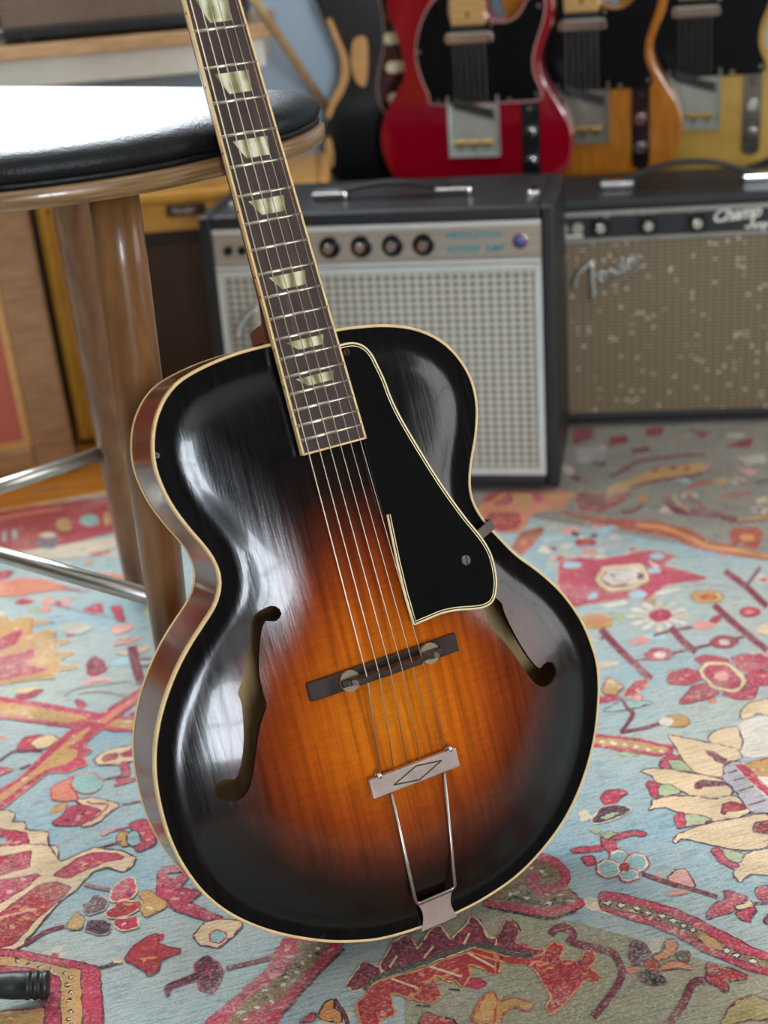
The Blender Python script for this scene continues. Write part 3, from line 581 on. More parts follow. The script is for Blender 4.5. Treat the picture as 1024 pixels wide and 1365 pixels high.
    colb = kb.mix(1.0, colb, kb.ramp(grain, [(.25, (.78, .77, .75, 1)), (.55, (1.02, 1.02, 1.02, 1)), (.8, (1.2, 1.2, 1.2, 1))]), 'MULTIPLY')
    sn = kb.n('ShaderNodeVectorMath'); sn.operation = 'SNAP'; kb.l(vb.outputs[0], sn.inputs[0]); sn.inputs[1].default_value = (.0022, .0018, 1)
    wn = kb.n('ShaderNodeTexWhiteNoise'); wn.noise_dimensions = '3D'; kb.l(sn.outputs[0], wn.inputs['Vector'])
    colb = kb.mix(kb.math('MULTIPLY', kb.math('POWER', wn.outputs['Value'], 3.), .4), colb, S('#d2c9b8'))
    fl = kb.noise(mb((34, 46, 1)), 1, 4, .7)
    colb = kb.mix(kb.math('MULTIPLY', kb.math('MINIMUM', kb.math('MAXIMUM', kb.math('MULTIPLY_ADD', fl, 7., -4.1), 0.), 1.), .45), colb, S('#a9707a'))
    fl2 = kb.noise(mb((26, 60, 1)), 1, 4, .7)
    colb = kb.mix(kb.math('MULTIPLY', kb.math('MINIMUM', kb.math('MAXIMUM', kb.math('MULTIPLY_ADD', fl2, -7., 2.9), 0.), 1.), .45), colb, S('#5f7f92'))
    colb = kb.mix(1., colb, (.82, .81, .80, 1), 'MULTIPLY')
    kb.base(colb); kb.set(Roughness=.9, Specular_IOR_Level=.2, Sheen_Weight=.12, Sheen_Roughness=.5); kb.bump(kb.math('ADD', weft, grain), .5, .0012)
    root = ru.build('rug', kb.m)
    tag(root, 'faded oriental rug with red and beige flowers on a blue field', 'rug')
    vs, fs, cs = [], [], []; z = RZT+.00002; dz = (.0013)/max(1, len(RUG))
    for col, poly, quad in RUG:
        z += dz*1.0
        pts = [Vector((p[0], p[1])) for p in poly]
        if quad:
            o = len(vs); vs += [(p.x, p.y, z) for p in pts]; fs.append((o, o+1, o+2, o+3)); cs.append(col); continue
        n = len(pts)
        try:
            r = delaunay_2d_cdt(pts, [], [list(range(n))], 1, 1e-6)
        except Exception:
            continue
        o = len(vs); vs += [(p.x, p.y, z) for p in r[0]]
        for f in r[2]: fs.append(tuple(i+o for i in f)); cs.append(col)
    me = bpy.data.meshes.new('pile_pattern'); me.from_pydata(vs, [], fs); me.materials.append(k.m)
    ca = me.color_attributes.new('dye', 'FLOAT_COLOR', 'CORNER'); buf = []
    for p, c in zip(me.polygons, cs): buf += list(S(c))*p.loop_total
    ca.data.foreach_set('color', buf)
    # every face looks up
    bm = bmesh.new(); bm.from_mesh(me)
    for f in bm.faces:
        f.normal_update()
        if f.normal.z < 0: f.normal_flip()
    bm.to_mesh(me); bm.free()
    po = bpy.data.objects.new('pile_pattern', me); COL.objects.link(po); po.parent = root
    # overcast edge cord along the far side
    cord = [(A[0]+(B[0]-A[0])*i/60, A[1]+(B[1]-A[1])*i/60, -.003) for i in range(61)]
    MB().tube(cord, .0045, 6).build('edge_cord', plain('rug_cord', '#c08d55', .9, var=.3, vscale=60), root, True)
build_rug()

# ------------------------------------------------------------------ archtop guitar
GRX, GRY, GRZ = 1.23157, -.00031, .43397
G0 = np.array([-.01611, .95588, .24398])
Rm = Matrix.Rotation(GRZ, 3, 'Z') @ Matrix.Rotation(GRX, 3, 'X') @ Matrix.Rotation(GRY, 3, 'Z')
GM = np.array(Rm)
BASE = .2336; DEP = .0741; SCALE = .628; ZF = .01791; ANG = math.tan(.09559)
def fy(n): return SCALE*2**(-n/12)
Y20 = fy(20)
def zfb(y): return ZF-(y-Y20)*ANG
def ong(u, v, p0, n):
    n = np.asarray(n, float); P = onplane(u, v, G0+GM @ np.asarray(p0, float), GM @ n); return GM.T @ (P-G0)
def onz(u, v, z=0.): return ong(u, v, (0, 0, z), (0, 0, 1))
OUT_MM = [(-34,277.6),(-54,277),(-78,274),(-102.5,267.9),(-117,259.9),(-127.9,248.7),(-135.8,235.5),(-141,219.5),(-142.8,204.4),(-141.4,189),(-137.1,171.5),(-129.5,153),(-121.2,136.5),(-116.3,124),(-114.5,111),(-117,99.3),(-124.6,87.2),(-137,76),(-151.7,63.2),(-165.4,48.9),(-177.7,33),(-188.3,16),(-197,-2.8),(-203,-22.6),(-206,-43.5),(-206.6,-65.3),(-205.3,-84.8),(-200.7,-107.1),(-191.4,-132),(-177.8,-153.8),(-160,-173),(-138,-190.7),(-112,-206.8),(-90,-217.5),(-61,-227.8),(-33.5,-232.5),(-5,-234.6),(20,-234.8),(48.4,-232.4),(81,-225.4),(112,-211.7),(141,-192.3),(166.2,-165.5),(186.5,-133),(200,-98),(205.6,-71.2),(204.7,-49.5),(199,-23),(186,5.6),(168.4,30.3),(150.2,50.7),(136.2,71.7),(124.5,92.4),(119.6,110),(121.2,126.2),(128,144.4),(136.3,162.2),(143,183.7),(144.4,203.3),(140.2,222),(130,240.5),(115.5,254.7),(96.5,265.2),(73.5,272),(50,275.5),(33,277),(0,277.8)]
OUT = resample(smoothline([(x/1000, y/1000) for x, y in OUT_MM], 6, True), 220)
CEN = np.array([0, .02])
_th = np.array([math.atan2(p[1]-CEN[1], p[0]-CEN[0]) for p in OUT]); _r = np.array([math.hypot(p[0]-CEN[0], p[1]-CEN[1]) for p in OUT])
_i = np.argsort(_th); _th = _th[_i]; _r = _r[_i]; _th = np.r_[_th[-1]-2*math.pi, _th, _th[0]+2*math.pi]; _r = np.r_[_r[-1], _r, _r[0]]
OUTA = np.array(resample(OUT, 1600))
def edge_s(x, y):
    t = math.atan2(y-CEN[1], x-CEN[0]); return min(1., math.hypot(x-CEN[0], y-CEN[1])/np.interp(t, _th, _r))
ARCH = .0150
def arch(x, y):
    dm = float(np.min(np.hypot(OUTA[:, 0]-x, OUTA[:, 1]-y)))      # distance from the rim
    t = min(1., max(0., (dm-.004)/.085)); h = t*t*(3-2*t)
    dip = -.0022*math.exp(-((dm-.018)/.011)**2)*(1 if dm > .004 else dm/.004)
    k = 1.0 if y < .08 else max(.42, 1-(y-.08)/.22)
    return ARCH*h*k+dip

def catcols():
    # sunburst spruce
    k = NT('sunburst_spruce'); at = k.n('ShaderNodeAttribute'); at.attribute_name = 'burst'
    v = k.tex((160, 5, 60)); fine = k.noise(v, 1, 5, .6)
    v2 = k.tex((14, 9, 10)); blot = k.noise(v2, 1, 4, .6)
    gr = k.tex((60, 260, 60)); silk = k.noise(gr, 1, 3, .6)
    f = k.math('ADD', at.outputs['Fac'], k.math('MULTIPLY_ADD', blot, .14, -.07))
    col = k.ramp(f, [(.0, S('#d37a16')), (.30, S('#bd5d10')), (.47, S('#8f3c0f')), (.62, S('#55200f')), (.76, S('#1e0e0c')), (.9, S('#08080a'))])
    col = k.mix(1.0, col, k.ramp(fine, [(.3, (.58, .5, .45, 1)), (.55, (1, 1, 1, 1)), (.75, (1.2, 1.14, 1.05, 1))]), 'MULTIPLY')
    col = k.mix(.6, col, k.ramp(silk, [(.3, (.8, .76, .7, 1)), (.7, (1.18, 1.15, 1.1, 1))]), 'MULTIPLY')
    # chips in the lacquer
    vo = k.n('ShaderNodeTexVoronoi'); vo.inputs['Scale'].default_value = 42; k.l(k.tex((1, 1, 1)), vo.inputs['Vector'])
    sp = k.n('ShaderNodeSeparateColor'); k.l(vo.outputs['Color'], sp.inputs[0])
    chip = k.math('MULTIPLY', k.math('LESS_THAN', vo.outputs['Distance'], .035), k.math('GREATER_THAN', sp.outputs[0], .86))
    col = k.mix(chip, col, S('#c9b18c'))
    k.base(col)
    scr = k.noise(k.tex((220, 14, 40)), 1, 5, .7); haz = k.noise(k.tex((9, 5, 5)), 1, 3, .5)
    k.set(Roughness=k.math('MULTIPLY_ADD', scr, .26, .07), Coat_Weight=.2, Coat_Roughness=.06, Specular_IOR_Level=.4)
    k.bump(k.math('ADD', scr, k.math('MULTIPLY', fine, .5)), .16, .0009)
    MT['burst'] = k.m
    # mahogany-stained sides
    k = NT('red_brown_sides'); v = k.tex((9, 9, 60)); f = k.noise(v, 2, 5, .6)
    k.base(k.ramp(f, [(.3, S('#4a1a0e')), (.7, S('#7d331a'))])); k.set(Roughness=.16, Coat_Weight=.1, Coat_Roughness=.1, Specular_IOR_Level=.25)
    MT['sidewood'] = k.m
    k = NT('neck_mahogany'); v = k.tex((50, 6, 50)); f = k.noise(v, 2, 5, .6)
    k.base(k.ramp(f, [(.3, S('#3d1610')), (.7, S('#6a2a1c'))])); k.set(Roughness=.22, Coat_Weight=.4)
    MT['neck'] = k.m
    MT['inside'] = wood('bare_maple_inside', '#c7a066', '#e2c08a', .7, (20, 3, 20))
    k = NT('rosewood_fretboard'); v = k.tex((170, 9, 60)); f = k.noise(v, 1, 6, .65)
    oi = k.noise(k.tex((30, 12, 10)), 1, 4, .6)
    k.base(k.mix(1., k.ramp(f, [(.3, S('#271a18')), (.55, S('#3f2b27')), (.75, S('#5a403a'))]), k.ramp(oi, [(.3, (.75, .72, .72, 1)), (.7, (1.15, 1.1, 1.1, 1))]), 'MULTIPLY'))
    k.set(Roughness=.5); k.bump(f, .15, .0004); MT['fb'] = k.m
    k = NT('pearl_inlay'); v = k.tex((55, 90, 40)); f = k.noise(v, 1, 3, .5)
    w = k.n('ShaderNodeTexWave'); w.inputs['Scale'].default_value = 26; w.inputs['Distortion'].default_value = 9; w.inputs['Detail'].default_value = 2; k.l(k.tex((1, .5, 1)), w.inputs['Vector'])
    k.base(k.ramp(k.math('MULTIPLY_ADD', f, .5, k.math('MULTIPLY', w.outputs['Fac'], .5)), [(.25, S('#77734e')), (.5, S('#b2ae86')), (.75, S('#dcd9bd'))])); k.set(Roughness=.2, Coat_Weight=.3); MT['pearl'] = k.m
catcols()

def loop_pts(px, z): return [tuple(onz(u, v, z)[:2]) for u, v in px]
FH_PX = [(359,807),(343,816),(335,830),(331.6,852),(327,877),(321.6,902),(314.4,923.6),(317.5,931),(319.8,949),(320.5,981),(318,1010),(313.5,1029),(309,1037),(299,1036),(289,1041),(285,1050),(287,1060),(293,1065.5),(303.6,1067),(318,1062),(327,1049),(332.4,1027.8),(336.7,995),(341,966.7),(349,942),(350,934),(346.7,923.6),(342.4,898.5),(343,873),(346,848),(350.3,831),(355,826.5),(363,828.5),(371,822),(372.5,814),(366.5,808)]
FH_L = resample(smoothline(loop_pts(FH_PX, .004), 3, True), 90)
FH_R = [(-x-.004, y) for x, y in FH_L]

def build_archtop():
    base = G0+GM @ np.array([0, -BASE, 0])
    root = empty('archtop_guitar', Vector(base), R=Rm, label='sunburst archtop guitar with f-holes and black pickguard leaning on the stool', cat='guitar')
    L = (0, BASE, 0)
    def B(mb, name, mat, par=root, **kw):
        return mb.build(name, mat, par, loc=L if par is root else None, **kw)
    # ---- top plate with real f-holes
    inner = offset(OUT, -.0016)
    pts = [Vector(p) for p in inner]; n0 = len(pts)
    edges = [(i, (i+1) % n0) for i in range(n0)]
    holes = []
    for H in (FH_L, FH_R):
        o = len(pts); pts += [Vector(p) for p in H]; edges += [(o+i, o+(i+1) % len(H)) for i in range(len(H))]; holes.append(H)
    def inside(p, poly):
        c = False; n = len(poly); x, y = p
        for i in range(n):
            x1, y1 = poly[i]; x2, y2 = poly[i-1]
            if (y1 > y) != (y2 > y) and x < (x2-x1)*(y-y1)/(y2-y1)+x1: c = not c
        return c
    st = .0055
    for ix in range(-39, 40):
        for iy in range(-44, 52):
            p = (ix*st+(iy % 2)*st/2, iy*st)
            if not inside(p, inner): continue
            if min((p[0]-q[0])**2+(p[1]-q[1])**2 for q in inner[::3]) < (.0035)**2: continue
            if any(min((p[0]-q[0])**2+(p[1]-q[1])**2 for q in H[::2]) < (.0025)**2 or inside(p, H) for H in holes): continue
            pts.append(Vector(p))
    # finer rings near the rim for a smooth recurve
    for dd in (-.006, -.011):
        for p in resample(offset(OUT, dd), 160): pts.append(Vector(p))
    r = delaunay_2d_cdt(pts, edges, [], 0, 1e-7)
    V, Fc = r[0], r[2]; faces = []
    for f in Fc:
        c = (sum(V[i].x for i in f)/len(f), sum(V[i].y for i in f)/len(f))
        if any(inside(c, H) for H in holes) or not inside(c, inner): continue
        faces.append(tuple(f))
    m = MB(); zt = [arch(v.x, v.y) for v in V]; n = len(V)
    m.add([(v.x, v.y, z) for v, z in zip(V, zt)], [f if ((V[f[1]]-V[f[0]]).cross(V[f[2]]-V[f[0]])) > 0 else f[::-1] for f in faces])
    top = B(m, 'top_plate', MT['burst'], smooth=True)
    at = top.data.attributes.new('burst', 'FLOAT', 'POINT'); vals = []
    for v in V:
        x, y = v.x, v.y+.045
        ry = .215 if y > 0 else .155
        q = math.hypot(x/.172, y/ry); dm = float(np.min(np.hypot(OUTA[:, 0]-v.x, OUTA[:, 1]-v.y)))
        vals.append(max(.82*q, 1.0-dm/.075*.55 if dm < .075 else 0))
    at.data.foreach_set('value', vals)
    # thickness of the f-hole edges
    for H in holes:
        w = MB(); nn = len(H); vs = [(p[0], p[1], arch(*p)+.0001) for p in H]+[(p[0], p[1], arch(*p)-.0042) for p in H]
        w.add(vs, [(i, (i+1) % nn, (i+1) % nn+nn, i+nn) for i in range(nn)]); B(w, 'f_hole_edge', MT['edge'] if 'edge' in MT else plain('f_hole_edge_dark', '#2a1a10', .35), smooth=True)
    # ---- binding, sides, back
    def strip(ring_fn, name, mat):
        w = MB(); rings = ring_fn; nn = len(rings[0]); vs = [p for g in rings for p in g]; fs = []
        for a in range(len(rings)-1):
            for i in range(nn): j = (i+1) % nn; fs.append((a*nn+i, a*nn+j, (a+1)*nn+j, (a+1)*nn+i))
        w.add(vs, fs); return B(w, name, mat, smooth=True)
    o1 = offset(OUT, .0006)
    z = lambda P, h: [(p[0], p[1], h) for p in P]
    strip([z(offset(OUT, -.0018), -.0012), z(offset(OUT, -.0018), .0004), z(offset(OUT, -.0008), .0007), z(offset(OUT, .0002), .0004), z(o1, -.0004), z(o1, -.0046), z(offset(OUT, -.0014), -.0048)], 'top_binding', MT['creamside'])
    strip([z(OUT, -.0055), z(OUT, -.02), z(OUT, -.04), z(OUT, -DEP+.004)], 'sides', MT['sidewood'])
    strip([z(offset(OUT, -.0022), -.004), z(offset(OUT, -.0022), -DEP+.002)], 'side_lining', MT['inside'])
    strip([z(offset(OUT, -.0014), -DEP+.0046), z(o1, -DEP+.0044), z(o1, -DEP+.0006), z(offset(OUT, -.002), -DEP-.0006)], 'back_binding', MT['creamside'])
    bk = MB(); rings = []; S_ = [1, .93, .85, .72, .55, .35, .15]
    def ringz(s, zz): return [(CEN[0]+(p[0]-CEN[0])*s, CEN[1]+(p[1]-CEN[1])*s, zz) for p in offset(OUT, -.002)]
    for mi, dz in ((0, 0.), (1, .003)):
        rr = [ringz(s, -DEP-.0004+dz-.011*(1-s)*(2-(1-s))) for s in S_]; nn = len(rr[0]); vs = [p for g in rr for p in g]; fs = []
        for a in range(len(rr)-1):
            for i in range(nn): j = (i+1) % nn; fs.append((a*nn+i, a*nn+j, (a+1)*nn+j, (a+1)*nn+i))
        fs.append(tuple((len(rr)-1)*nn+i for i in range(nn))); bk.add(vs, fs, mi)
    B(bk, 'back_plate', [MT['sidewood'], MT['inside']], smooth=True)
    # ---- neck, heel, headstock
    yJ = .2778
    nk = MB(); rings = []
    ys = [yJ-.004, yJ+.004, yJ+.012, yJ+.022, yJ+.034, yJ+.06, .42, .5, .58, .628]
    dp = [.052, .050, .044, .034, .026, .0215, .021, .0205, .020, .019]
    for y, dpt in zip(ys, dp):
        w = wid(y)/2-.0006; zt_ = zfb(y)-.0055; ring = []
        for k2 in range(13):
            an = math.pi*k2/12; ring.append((w*math.cos(an), y, zt_-dpt*abs(math.sin(an))**.75))
        rings.append(ring)
    nn = 13; vs = [p for g in rings for p in g]; fs = []
    for a in range(len(rings)-1):
        for i in range(nn): j = (i+1) % nn; fs.append((a*nn+i, a*nn+j, (a+1)*nn+j, (a+1)*nn+i))
    fs += [tuple(range(nn)), tuple((len(rings)-1)*nn+i for i in range(nn))]
    nk.add(vs, fs); B(nk, 'neck', MT['neck'], smooth=True)
    hl = MB(); hl.prism([(-.025, 0), (-.0245, -.035), (-.022, -.055), (0, -.068), (.022, -.055), (.0245, -.035), (.025, 0)], 0, .02, fn=lambda p: (p[0], yJ-.001+p[2]*(1-.35*abs(p[1])/.068), -.004+p[1])); B(hl, 'heel', MT['neck'], bevel=.003)
    hs = MB(); tilt = math.radians(15)
    def hsf(p): y, zz = p[1], p[2]; return (p[0], .632+y*math.cos(tilt)-zz*math.sin(tilt), zfb(.63)-.004-y*math.sin(tilt)+zz*math.cos(tilt))
    hs.prism([(-.022, 0), (.022, 0), (.033, .03), (.038, .1), (.04, .165), (.02, .175), (0, .168), (-.02, .175), (-.04, .165), (-.038, .1), (-.033, .03)], -.014, 0, fn=hsf)
    hd = B(hs, 'headstock', MT['blackplastic'], bevel=.0015)
    for sx in (-1, 1):
        for q in range(3):
            t = MB(); y = .04+q*.045; t.tube([hsf((sx*.024, y, .0)), hsf((sx*.024, y, .016))], .003, 8); t.tube([hsf((sx*.03, y, -.008)), hsf((sx*.055, y, -.008))], .0025, 8); t.tube([hsf((sx*.050, y, -.008)), hsf((sx*.064, y, -.008))], [.006, .009], 8, flat=.5)
            t.build('tuner', MT['nickel'], hd, True)
    # ---- fretboard
    yE = fy(20)-.012
    def fbprism(mb, y0, y1, inset, zt_, zb):
        vs = []
        for y in (y0, y1):
            w = wid(y)/2-inset
            vs += [(-w, y, zfb(y)+zb), (w, y, zfb(y)+zb), (w, y, zfb(y)+zt_), (-w, y, zfb(y)+zt_)]
        mb.add(vs, [(0,1,2,3),(7,6,5,4),(0,4,5,1),(1,5,6,2),(2,6,7,3),(3,7,4,0)]); return mb
    fbo = B(fbprism(MB(), yE+.0014, .629, .0016, 0, -.0055), 'fretboard', MT['fb'])
    bd = MB()
    for sx in (-1, 1):
        vs = []
        for y in (yE, .629):
            w = wid(y)/2
            vs += [(sx*(w-.0017), y, zfb(y)-.006), (sx*w, y, zfb(y)-.006), (sx*w, y, zfb(y)+.0001), (sx*(w-.0017), y, zfb(y)+.0001)]
        f = [(0,1,2,3),(7,6,5,4),(0,4,5,1),(1,5,6,2),(2,6,7,3),(3,7,4,0)]; bd.add(vs, f if sx > 0 else [q[::-1] for q in f])
    fbprism(bd, yE, yE+.0015, 0, .0001, -.006)
    bdo = B(bd, 'fretboard_binding', MT['creamside'])
    for q, nf in ((0, 3), (0, 5), (0, 7), (0, 9), (-.008, 12), (.008, 12), (0, 15), (0, 17), (0, 19)):
        y = (fy(nf)+fy(nf-1))/2+q; w = wid(y)/2
        MB().cyl((-w-.0003, y, zfb(y)-.0028), (-w+.0006, y, zfb(y)-.0028), .0011, n=10).build('side_dot', MT['blackplastic'], root, loc=L)
    for nf in range(1, 21):
        y = fy(nf); w = wid(y)/2-.0012; zz = zfb(y)
        f = MB(); prof = [(-.0013, 0), (-.0009, .0008), (0, .0011), (.0009, .0008), (.0013, 0)]; vs = []
        for sx in (-1, 1): vs += [(sx*w, y+a_, zz+b_-.0002) for a_, b_ in prof]
        f.add(vs, [(i, i+1, i+6, i+5) for i in range(4)]+[(4, 3, 2, 1, 0), (5, 6, 7, 8, 9)]); B(f, 'fret', MT['fret'], smooth=True)
    for nf in (3, 5, 7, 9, 12, 15, 17):
        ya, yb = fy(nf-1), fy(nf); d_ = ya-yb; yc = (ya+yb)/2; hh = {3: .34, 5: .30, 7: .30, 9: .28, 12: .30, 15: .24, 17: .26}[nf]*d_
        w = wid(yc)/2; x0t, x1t, x0b, x1b = -w*.62, w*.58, -w*.30, w*.50
        q = MB(); q.prism([(x0b, yc-hh), (x1b, yc-hh), (x1t, yc+hh), (x0t, yc+hh)], -.001, .00012, fn=lambda p: (p[0], p[1], zfb(p[1])+p[2])); B(q, 'inlay', MT['pearl'])
    # nut
    B(MB().box((0, .6305, zfb(.63)+.001), (.042, .005, .01)), 'nut', MT['cream'], bevel=.0008)
    # ---- bridge
    zb0 = arch(0, 0)
    bb = MB(); vs = []; NB = 24; prof = []
    for i in range(NB+1):
        x = -.0715+.138*i/NB; e = abs(x+.0025)/.069
        h = .0068 if e < .74 else .0068-(e-.74)/.26*.0012
        prof.append((x, arch(x, 0)-.0006, arch(x, 0)+h+.0012*(1-e)))
    for x, za, zb in prof: vs += [(x, -.0078, za), (x, .0078, za), (x, .0078, zb), (x, -.0078, zb)]
    fs = [(0, 3, 2, 1), (NB*4, NB*4+1, NB*4+2, NB*4+3)]
    for i in range(NB):
        a_, b_ = i*4, i*4+4
        for j in range(4): fs.append((a_+j, a_+(j+1) % 4, b_+(j+1) % 4, b_+j))
    bb.add(vs, fs); bo = B(bb, 'bridge_base', MT['bridge'], bevel=.0012)
    for sx in (-1, 1):
        B(MB().cyl((sx*.037, 0, zb0), (sx*.037, 0, .0385), .0024, n=12), 'bridge_post', MT['nickel'], smooth=False)
        th = MB(); th.cyl((sx*.037, 0, .0240), (sx*.037, 0, .0266), .0088, n=28); B(th, 'thumbwheel', MT['brass'] if 'brass' in MT else plain('aged_wheel_%d' % sx, '#b3a68a', .42, .8, .12))
    sd = MB(); N = 28; vs = []
    for i in range(N+1):
        x = -.046+.092*i/N; e = abs(x)/.046
        yo = .0011*math.sin(i*.9) if .15 < (i/N) < .85 else 0
        zt_ = .0392-.0030*e*e-(.004 if e > .82 else 0); zl = .0295+.002*(1-e) if e < .7 else .0285
        vs += [(x, -.0035, zl), (x, .0035, zl), (x, .0022+yo, zt_), (x, -.0022+yo, zt_)]
    fs = [(0, 3, 2, 1), (N*4, N*4+1, N*4+2, N*4+3)]
    for i in range(N):
        a_, b_ = i*4, i*4+4
        for j in range(4): fs.append((a_+j, a_+(j+1) % 4, b_+(j+1) % 4, b_+j))
    sd.add(vs, fs); B(sd, 'bridge_saddle', MT['bridge'], bevel=.0007)
    # ---- tailpiece
    yT = -.098
    zT = .026
    def tp(u, v, zz): return onz(u, v, zz)
    c4 = [tp(492.3, 1037, zT), tp(609.2, 999.7, zT), tp(612.8, 1025.7, zT-.001), tp(496.6, 1062.4, zT-.001)]
    TY = (c4[0][1]+c4[1][1]+c4[2][1]+c4[3][1])/4; TXc = (c4[0][0]+c4[1][0]+c4[2][0]+c4[3][0])/4; HW = (c4[1][0]-c4[0][0])/2; HH = (c4[0][1]-c4[3][1])/2
    TXc *= .6
    tpm = plain('aged_nickel_plate', '#c2aea6', .42, .55, .16, vscale=45)
    cb = MB(); cb.box((TXc, TY, zT-.003), (HW*2, HH*2, .006)); co = B(cb, 'tailpiece_crossbar', tpm, bevel=.0012)
    ln = MB()
    for q in ([(-.52, -.30), (.05, .72)], [(.05, .72), (.62, .30)], [(-.52, -.30), (.05, -.76)], [(.05, -.76), (.62, .30)]):
        a_, b_ = q; ln.tube([(TXc+a_[0]*HW, TY+a_[1]*HH, zT+.0001), (TXc+b_[0]*HW, TY+b_[1]*HH, zT+.0001)], .0006, 6)
    ln.build('engraved_diamond', plain('engraved_line', '#5a5048', .4, .8), co)
    for sx in (-.78, .86):
        kb = MB(); kb.tube([(TXc+sx*HW, TY+HH*.9, zT-.003), (TXc+sx*HW, TY+HH*1.35, zT-.002)], .0028, 10); kb.tube([(TXc+sx*HW, TY+HH*1.1, zT-.002), (TXc+sx*HW, TY+HH*1.12, zT+.002)], [.0032, .0022], 10); B(kb, 'tailpiece_bushing', MT['chrome'], smooth=True)
    hb = [tp(555, 1206, .008), tp(607, 1188, .008)]
    rod = MB(); zr = zT-.004
    pth = [(TXc-HW*.58, TY-HH*.8, zr), (hb[0][0]-.0005, hb[0][1]+.006, .0095), (hb[0][0]+.0008, hb[0][1]+.0012, .0082), (hb[0][0]+.004, hb[0][1], .008), (hb[1][0]-.004, hb[0][1], .008), (hb[1][0]-.0008, hb[0][1]+.0012, .0082), (hb[1][0]+.0005, hb[1][1]+.006, .0095), (TXc+HW*.66, TY-HH*.8, zr)]
    rod.tube(pth, .0017, 8); B(rod, 'trapeze_rod', MT['nickel'], smooth=True)
    hx0, hx1, hy = hb[0][0]+.002, hb[1][0]-.002, hb[0][1]-.001
    hg = MB(); ye = -BASE-.0016; NR = 14; vs = []
    for i in range(NR+1):
        t = i/NR; y = hy+(ye-hy)*t; pin = .0030*math.sin(math.pi*min(1, t*1.05))
        za = .0072-.0044*t**.8
        vs += [(hx0+pin, y, za-.0016), (hx1-pin, y, za-.0016), (hx1-pin, y, za), (hx0+pin, y, za)]
    fs = [(0, 1, 2, 3), (NR*4+3, NR*4+2, NR*4+1, NR*4)]
    for i in range(NR):
        for j in range(4): fs.append((i*4+j, i*4+4+j, i*4+4+(j+1) % 4, i*4+(j+1) % 4))
    hg.add(vs, fs); hg.bx(hx0-.0004, hx1+.0004, ye-.0012, ye+.0006, -.03, .0026)
    B(hg, 'tailpiece_hinge', tpm, bevel=.0005)
    # ---- strings
    for i in range(6):
        t = i/5-.5
        xn, xb, xt = t*.035, t*.0505-.001, TXc+t*HW*1.5
        rad = [.00062, .0005, .00042, .00036, .00028, .00024][i]
        w = MB(); za = zfb(.63)+.0022
        w.tube([(xn, .63, za), (xb, 0, .0395-.0028*abs(t*2)**2*.9), (xt, TY+HH, zT+.0005)], rad, 6, flat=1); B(w, 'string', MT['string'], smooth=True)
    # ---- pickguard
    PG_PX = [(449,462),(462,458.5),(474,458),(485,462),(495,472),(503,487),(512,506),(521,530),(532,553),(545,576),(560,601),(578,630),(598,660),(620,690),(638,712),(649,728),(656.5,745),(661.5,770),(661,788),(657,801),(648,808),(635,811),(610,813),(590,817),(570,825),(552.5,832.5),(546,811),(541,794),(530,749),(517,686),(511,684),(496,629),(482,572),(470,530)]
    sl = .083; pz = lambda x, y: .0125+(Y20-y)*sl
    nrm = np.array([0, sl, 1.]); nrm /= np.linalg.norm(nrm)
    pg = [tuple(ong(u, v, (0, Y20, .0125), nrm)[:2]) for u, v in PG_PX]
    pgs = []
    seg1 = smoothline(pg[:26], 5); pgs = seg1+pg[26:]
    P = MB(); P.prism(pgs, lambda x, y: pz(x, y)-.0022, pz)
    po = B(P, 'pickguard', MT['blackplastic'])
    bl = pgs[:len(seg1)]+[pg[26], pg[27], pg[28], pg[29]]
    for off, rad, mt, nm in ((0.0, .0011, MT['cream'], 'pickguard_binding'), (-.0021, .00055, MT['cream'], 'pickguard_pinstripe')):
        L2, R2 = stroke(bl, abs(off)*2) if off else (bl, bl)
        ln2 = L2 if np.hypot(*(np.array(L2[len(L2)//2])-np.array([.05, .1]))) < np.hypot(*(np.array(R2[len(R2)//2])-np.array([.05, .1]))) else R2
        w = MB(); w.tube([(p[0], p[1], pz(p[0], p[1])-(.0007 if not off else .0002)) for p in ln2], rad, 6); w.build(nm, mt, po, True)
    for (u, v, r_) in ((621.5, 747, .0048), (462, 469.5, .0036)):
        q = ong(u, v, (0, Y20, .0125), nrm); zz = pz(q[0], q[1])
        scw = MB(); scw.cyl((q[0], q[1], zz-.001), (q[0], q[1], zz+.0009), r_, r_*.8, 16); so = scw.build('screw', MT['nickel'] if r_ > .004 else MT['bridge'], po, loc=None)
        MB().box((q[0], q[1], zz+.001), (.0009, r_*1.5, .0003)).build('screw_slot', MT['knob'], so)
    # side bracket of the pickguard
    q0 = ong(636, 716, (0, Y20, .0125), nrm); q1 = onz(653, 702, .004)
    bk2 = MB(); a_ = np.array([q0[0]-.006, q0[1]-.004, pz(q0[0], q0[1])-.004]); b_ = np.array([q1[0]+.003, q1[1]+.002, .006]); dv = (b_-a_)/np.linalg.norm(b_-a_); pv = np.array([-dv[1], dv[0], 0])*.0048
    th = np.array([0, 0, .0014]); vs = [a_-pv, a_+pv, b_+pv, b_-pv, a_-pv-th, a_+pv-th, b_+pv-th, b_-pv-th, b_+pv-np.array([0, 0, .04]), b_-pv-np.array([0, 0, .04]), b_+pv-np.array([0, 0, .04])-dv*.0014, b_-pv-np.array([0, 0, .04])-dv*.0014, b_+pv-th-dv*.0014, b_-pv-th-dv*.0014]
    bk2.add([tuple(p) for p in vs], [(0, 3, 2, 1), (4, 5, 6, 7), (0, 4, 7, 3), (1, 2, 6, 5), (0, 1, 5, 4), (3, 9, 8, 2), (13, 12, 10, 11), (8, 9, 11, 10), (3, 13, 11, 9), (2, 8, 10, 12)])
    bk2.build('pickguard_bracket', plain('bracket_steel', '#5d524c', .55, .6, .2), root, loc=L)
